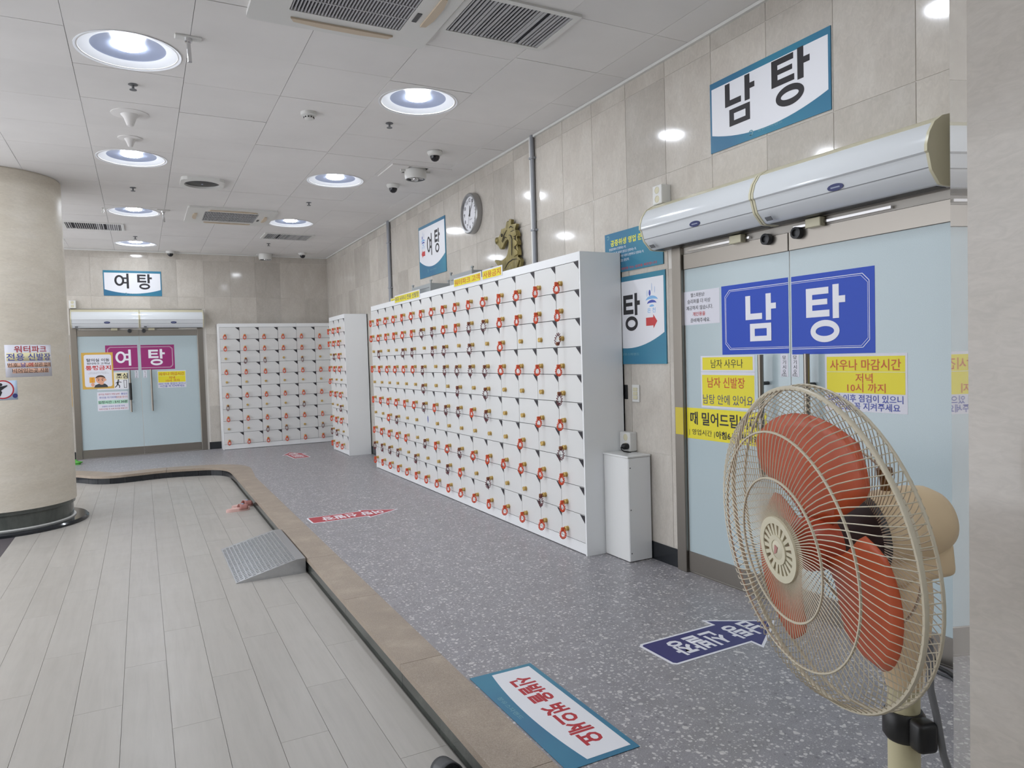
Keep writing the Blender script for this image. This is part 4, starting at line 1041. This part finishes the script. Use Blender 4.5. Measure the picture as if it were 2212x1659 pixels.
# ------------------------------------------------------------------ floor stickers
def inset(poly, d):
    P = [Vector(p) for p in poly]; n = len(P); out = []
    ar = sum(P[i].x*P[(i+1) % n].y-P[(i+1) % n].x*P[i].y for i in range(n)); sg = 1 if ar > 0 else -1
    for i in range(n):
        a, b, c = P[i-1], P[i], P[(i+1) % n]; e1 = (b-a).normalized(); e2 = (c-b).normalized()
        n1 = Vector((-e1.y, e1.x))*sg; n2 = Vector((-e2.y, e2.x))*sg; k = n1+n2
        out.append(tuple(b+k*(d/max(.35, 1+n1.dot(n2)))))
    return out
def floor_arrow(M, L_, hs, hh, head, m, text, label, tw, th, tx):
    """local x runs from head (left) to tail (right); lettering reads along x"""
    poly = [(-L_/2, 0), (-L_/2+head, -hh), (-L_/2+head, -hs), (L_/2-.02, -hs), (L_/2, -hs+.02), (L_/2, hs-.02), (L_/2-.02, hs), (-L_/2+head, hs), (-L_/2+head, hh)]
    o = B().prism(poly, 0, .0012).build('floor_sticker', M_WHITEINK, None, M); tag(o, label, 'sticker')
    patch(o, 'colour_field', inset(poly, .014), m, .0012)
    lettering(o, text, tx, 0, tw, th, M_WHITEINK, .002, .03)
    return o
floor_arrow(frame((-.585, 2.59, .0003), (-1, -.02, 0), (.02, -1, 0)), .79, .132, .205, .315, M_INDIGO, '남탕 신발장', 'indigo arrow floor sticker pointing to the men\'s door', .56, .165, .01)
floor_arrow(frame((-1.355, 6.37, .0003), (-1, -.02, 0), (.02, -1, 0)), .82, .125, .185, .33, M_CRIMSON, '여탕 신발장', 'crimson arrow floor sticker beside the long lockers, nearest one', .56, .15, .02)
floor_arrow(frame((-1.0, 11.08, .0003), (.06, -1, 0), (1, .06, 0)), .80, .125, .185, .33, M_CRIMSON, '여탕 신발장', 'crimson arrow floor sticker in front of the far lockers', .56, .15, .02)
o = board('floor_sticker', 'teal and white shoes-off floor sticker on the kerb edge', 'sticker', frame((-1.663, 2.402, .0018), (0, -1, 0), (1, 0, 0)), .80, .30, M_TEAL, .0012)
patch(o, 'white_panel', arcpanel(-.375, .375, .128, -.055, .03), M_SIGNW, .0012)
lettering(o, '신발을 벗으세요', .005, .03, .6, .105, M_REDINK, .002, .035)
lettering(o, '장유스파랜드', -.08, -.118, .2, .022, M_TEALFAINT, .0015, .01)

# ------------------------------------------------------------------ ramp
t = thing('threshold_ramp', 'aluminium checker-plate wedge ramp against the kerb', 'ramp', T(-2.27, 5.68, LOW))
xa, xb, ya, yb, hz = -.235, .232, -.52, .51, .106
b = B()
P = [(xa, ya, .0), (xa, ya, .006), (xb-.06, ya, hz), (xb, ya, hz), (xb, ya, 0)]
A = [b.bm.verts.new(p) for p in P]; Cv = [b.bm.verts.new((p[0], yb, p[2])) for p in P]
for i in range(5): b.bm.faces.new((A[i], A[(i+1) % 5], Cv[(i+1) % 5], Cv[i]))
b.bm.faces.new(A[::-1]); b.bm.faces.new(Cv)
b.build('wedge', M_ALU, t)
sl = math.atan2(hz-.006, xb-.06-xa); ln = math.hypot(hz-.006, xb-.06-xa)
Mr = T(xa, 0, .006) @ Matrix.Rotation(-sl, 4, 'Y')
g = B()
for r in range(15):
    for c in range(26):
        x = ln*(r+.6)/15.2; y = ya+.03+(yb-ya-.06)*(c+(.5 if r % 2 else 0))/26
        s_ = 1 if (r % 2) else -1
        g.prism([(x-.010, y-.002), (x, y-.004), (x+.010, y-.002), (x+.010, y+.002), (x, y+.004), (x-.010, y+.002)], 0, .0032)
tag(g.build('tread_bumps', M_ALU, t, Mr), kind='stuff')
g = B()
for i in range(13):
    for j in range(3):
        cx = xa+.1+i*.027; cz = .012+j*.03
        if cz > .006+(cx-xa)*math.tan(sl)-.014: continue
        for k in range(4):
            d = (k-1.5)*.005
            if (i+j) % 2: g.box(cx-.010, cx+.010, ya-.0015, ya, cz+d-.001, cz+d+.001)
            else: g.box(cx+d-.001, cx+d+.001, ya-.0015, ya, cz-.010, cz+.010)
tag(g.build('side_tread', M_ALU, t), kind='stuff')

# ------------------------------------------------------------------ slippers
def slipper(M, label, sole_m, strap_m, flower=True, group=None):
    t = thing('slipper', label, 'slipper', M, group)
    out = []
    for k in range(28):
        a = 2*PI*k/28; x = .118*math.cos(a); w = .045+.008*math.cos(a) - (.006 if abs(x+.02) < .05 else 0); out.append((x, w*math.sin(a)))
    b = B().prism(out, 0, .030)
    bmesh.ops.bevel(b.bm, geom=[e for e in b.bm.edges if all(v.co.z > .028 for v in e.verts)], offset=.004, segments=2, affect='EDGES')
    b.build('sole', sole_m, t, smooth=50)
    # strap: arch over the front half
    b = B(); nx, na = 5, 12; g = []
    for i in range(nx):
        x = .0+.085*i/(nx-1); row = []
        for k in range(na+1):
            a = PI*k/na; row.append(b.bm.verts.new((x+.012*math.sin(a), .050*math.cos(a)*(1-.08*i/(nx-1)), .016+(.056-.016*i/(nx-1))*math.sin(a))))
        g.append(row)
    for i in range(nx-1):
        for k in range(na): b.bm.faces.new((g[i][k], g[i+1][k], g[i+1][k+1], g[i][k+1]))
    o = b.build('strap', strap_m, t, smooth=70); md = o.modifiers.new('thickness', 'SOLIDIFY'); md.thickness = .005
    if flower:
        f = B().lathe([(.018, .066), (.014, .074), (.001, .076)], 8, (.045, 0, -.003)); f.build('ornament', M_SILV, t)
    return t
slipper(T(-2.2, 7.75, LOW) @ Matrix.Rotation(R(10), 4, 'Z'), 'pink slipper with ornament strap, the nearer of the pair by the kerb', M_PINK, M_ROSE, True, 'pair of pink slippers')
slipper(T(-2.135, 7.93, LOW) @ Matrix.Rotation(R(20), 4, 'Z'), 'pink slipper with ornament strap, the farther of the pair by the kerb', M_PINK, M_ROSE, True, 'pair of pink slippers')
slipper(T(-2.11, 2.29, LOW) @ Matrix.Rotation(R(95), 4, 'Z'), 'dark grey slipper at the bottom edge of the frame, against the kerb', M_DGREY, M_DGREY, False)
# green cloth by the women's door
random.seed(5)
b = B(); bmesh.ops.create_icosphere(b.bm, subdivisions=3, radius=.07)
for v in b.bm.verts:
    k = 1+.35*math.sin(v.co.x*90+1)*math.cos(v.co.y*70)+.2*math.sin(v.co.z*110)
    v.co = Vector((v.co.x*k*1.1, v.co.y*k, max(0., v.co.z*.55*k+.022)))
o = b.build('crumpled_cloth', M_GREENCLOTH, None, T(-3.94, 12.2, 0), 70); tag(o, 'crumpled green cloth on the floor by women\'s door, behind the column', 'cloth')

# black cables by the near door jamb
o = B().tube([(.0, 2.05, .012), (-.03, 1.93, .01), (-.06, 1.8, .01), (-.12, 1.68, .008), (-.2, 1.63, .008)], .009, 8).build('floor_cable', M_BLACK, smooth=60); tag(o, 'black cable lying by the near jamb of the men\'s door', 'cable')
o = B().tube([(-.05, 1.95, .006), (-.09, 1.86, .006), (-.1, 1.76, .006), (-.17, 1.67, .006), (-.28, 1.6, .006)], .005, 8).build('floor_cable', M_DGREY, smooth=60); tag(o, 'thin grey cable lying by the near jamb of the men\'s door', 'cable')

# ------------------------------------------------------------------ fan
S = 1.178; FR = .225*S
th, ph_ = R(162.03), R(-5.994)
fn = Vector((math.cos(th)*math.cos(ph_), math.sin(th)*math.cos(ph_), math.sin(ph_)))
fc = Vector((-2.028, .833, 1.058))
fu = fn.cross(Vector((0, 0, 1))).normalized() * -1      # to the viewer's right when facing the fan
fv = fn.cross(fu).normalized()
MF = frame(fc, fu, fv)
pole_xy = (-1.868, .775)
fan = thing('pedestal_fan', 'cream pedestal fan with orange blades in the foreground', 'fan', T(pole_xy[0], pole_xy[1], 0))
def fl_(M): return T(-pole_xy[0], -pole_xy[1], 0) @ M
FM = fl_(MF)
def prof_front(r):   # offset along the axis at radius r
    q = r/FR
    pts = [(0, .045), (.2, .046), (.52, .046), (.75, .042), (.88, .034), (.96, .02), (1., .002)]
    for (a, za), (b2, zb) in zip(pts[:-1], pts[1:]):
        if a <= q <= b2: return (za+(zb-za)*(q-a)/(b2-a))*S
    return 0
def prof_back(r):
    q = r/FR
    pts = [(0, -.075), (.35, -.075), (.7, -.06), (.9, -.043), (.985, -.03), (1.01, -.02), (1., -.006)]
    for (a, za), (b2, zb) in zip(pts[:-1], pts[1:]):
        if a <= q <= b2: return (za+(zb-za)*(q-a)/(b2-a))*S
    return -.006*S
g = B()
NW = 112
for k in range(NW):
    a = 2*PI*k/NW; P = []
    for i in range(8):
        r = (.055+(FR-.055)*(i/7)**.8)
        aa = a+.28*(1-i/7)
        P.append((r*math.cos(aa), r*math.sin(aa), prof_front(r)))
    g.tube(P, .00092, 4, caps=False)
tag(g.build('front_guard_wires', M_GUARD, fan, FM), kind='stuff')
g = B()
for k in range(NW):
    a = 2*PI*k/NW; P = []
    for i in range(8):
        r = (.07+(FR*1.0-.07)*(i/7)); aa = a-.22*(1-i/7)
        P.append((r*math.cos(aa), r*math.sin(aa), prof_back(r)))
    P.append((FR*1.012*math.cos(a), FR*1.012*math.sin(a), -.018*S)); P.append((FR*math.cos(a), FR*math.sin(a), -.004))
    g.tube(P, .00092, 4, caps=False)
tag(g.build('rear_guard_wires', M_GUARD, fan, FM), kind='stuff')
def circle3(r, z, n=72): return [(r*math.cos(2*PI*k/n), r*math.sin(2*PI*k/n), z) for k in range(n)]
for r, z, w, nm in ((FR, 0, .0042, 'rim_clamp'), (.102*S, .0465*S, .0022, 'guard_ring'), (.168*S, prof_front(.168*S)-.002, .0022, 'guard_ring'), (FR*1.006, -.022*S, .0026, 'guard_ring'), (.13*S, -.074*S, .0022, 'guard_ring')):
    B().tube(circle3(r, z), w, 6, closed=True).build(nm, M_GUARD, fan, FM, 60)
# badge hub with slots
hr = .047*S
hb = B()
ringband(hb, ellipse(0, 0, hr, hr, 48), ellipse(0, 0, hr*.80, hr*.80, 48), .040*S, .050*S)
ringband(hb, ellipse(0, 0, hr*.45, hr*.45, 48), ellipse(0, 0, hr*.30, hr*.30, 48), .042*S, .051*S)
for k in range(20):
    a = R(18*k); c, s_ = math.cos(a), math.sin(a); w = hr*.05
    hb.prism([(hr*.43*c-w*s_, hr*.43*s_+w*c), (hr*.43*c+w*s_, hr*.43*s_-w*c), (hr*.83*c+w*s_*1.3, hr*.83*s_-w*c*1.3), (hr*.83*c-w*s_*1.3, hr*.83*s_+w*c*1.3)], .042*S, .049*S)
hb.build('guard_badge', M_BADGE, fan, FM)
B().lathe([(hr*.31, .042*S), (hr*.30, .050*S), (hr*.2, .052*S), (.0005, .0525*S)], 28).build('badge_centre', M_BADGE, fan, FM, 50)
B().prism([(-.006, -.008), (.002, -.004), (.007, .006), (-.001, .009)], .0525*S, .0532*S).build('badge_print', mat('badge_red', '#b9847e', .5), fan, FM)
# blades
def blade(a0):
    b = B(); nr, na = 8, 12; G = []
    for i in range(nr+1):
        q = i/nr; r = .035*S+(.188*S-.035*S)*q
        half = R(30+20*math.sin(PI*min(1, q*1.05)*.62)); row = []
        for k in range(na+1):
            s_ = k/na*2-1
            a = a0+half*s_*(1-.28*max(0, q-.72)/.28*abs(s_))+R(16)*q
            rr = r*(1-.06*q*s_*s_)
            z = -.012*S+.019*S*s_*(.55+.45*q)+.006*S*(1-s_*s_)
            row.append(b.bm.verts.new((rr*math.cos(a), rr*math.sin(a), z)))
        G.append(row)
    for i in range(nr):
        for k in range(na): b.bm.faces.new((G[i][k], G[i+1][k], G[i+1][k+1], G[i][k+1]))
    o = b.build('blade', M_BLADE, fan, FM, 70); md = o.modifiers.new('thickness', 'SOLIDIFY'); md.thickness = .002
for a in (78, 198, 318): blade(R(a))
B().lathe([(.001, .02*S), (.03*S, .018*S), (.038*S, .008*S), (.04*S, -.03*S)], 32, cap=False).build('blade_hub', M_BLADEHUB, fan, FM, 50)
# motor
b = B(); prof = [(.001, -.218), (.025, -.216), (.042, -.207), (.052, -.19), (.0565, -.165), (.057, -.14), (.056, -.105), (.053, -.088), (.001, -.086)]
mb = b.lathe([(r*S, z*S) for r, z in prof], 36)
for v in mb.bm.verts: v.co.y = v.co.y*1.0+.001
mb.build('motor_housing', M_FANCREAM, fan, FM, 50)
B().box(-.042*S, .042*S, -.073*S, -.02*S, -.2*S, -.09*S, .012, 3).build('gear_box', M_FANCREAM, fan, FM, 50)
B().lathe([(.008*S, .0), (.008*S, .022*S), (.011*S, .024*S), (.011*S, .034*S), (.002, .036*S)], 14, (0, .055*S, -.13*S), 'y').build('swing_knob', mat('amber_knob', '#6e4a22', .4), fan, FM, 40)
B().lathe([(.062*S, -.086*S), (.06*S, -.079*S), (.03*S, -.078*S)], 30).build('rear_guard_plate', M_DGREY, fan, FM, 40)
# neck, pole, collar, base
hz = .64
B().tube([(0, 0, 1.02), (0, -.001, .95), (0, 0, .86), (0, 0, .80)], [.042, .046, .04, .028], 20).build('neck', M_FANCREAM, fan, smooth=50)
B().tube([(0, 0, .03), (0, 0, .80)], .0255, 20).build('pole', M_FANPOLE, fan, smooth=50)
b = B().lathe([(.029, .708), (.034, .716), (.034, .75), (.029, .758)], 24); b.build('height_collar', M_BLACK, fan, smooth=40)
vx = Vector((fu.x, fu.y)).normalized()
Mk = frame((vx.x*.03, vx.y*.03, .735), (vx.x, vx.y, 0), (0, 0, 1))
B().box(-.0, .032, -.026, .026, -.018, .018, .008, 2).build('collar_knob', M_BLACK, fan, Mk, 50)
B().lathe([(.152, 0), (.152, .014), (.135, .03), (.05, .042), (.03, .06), (.001, .06)], 40).build('base', M_FANPOLE, fan, smooth=35)
B().tube([(-.005, -.05, .90), (-.012, -.055, .82), (.0, -.058, .77), (.015, -.06, .70), (.05, -.07, .60), (.085, -.07, .45), (.11, -.04, .25), (.12, 0, .05), (.15, .05, .008), (.5, .5, .006), (1.1, .75, .006)], .0058, 8).build('power_cord', M_MGREY, fan, smooth=60)
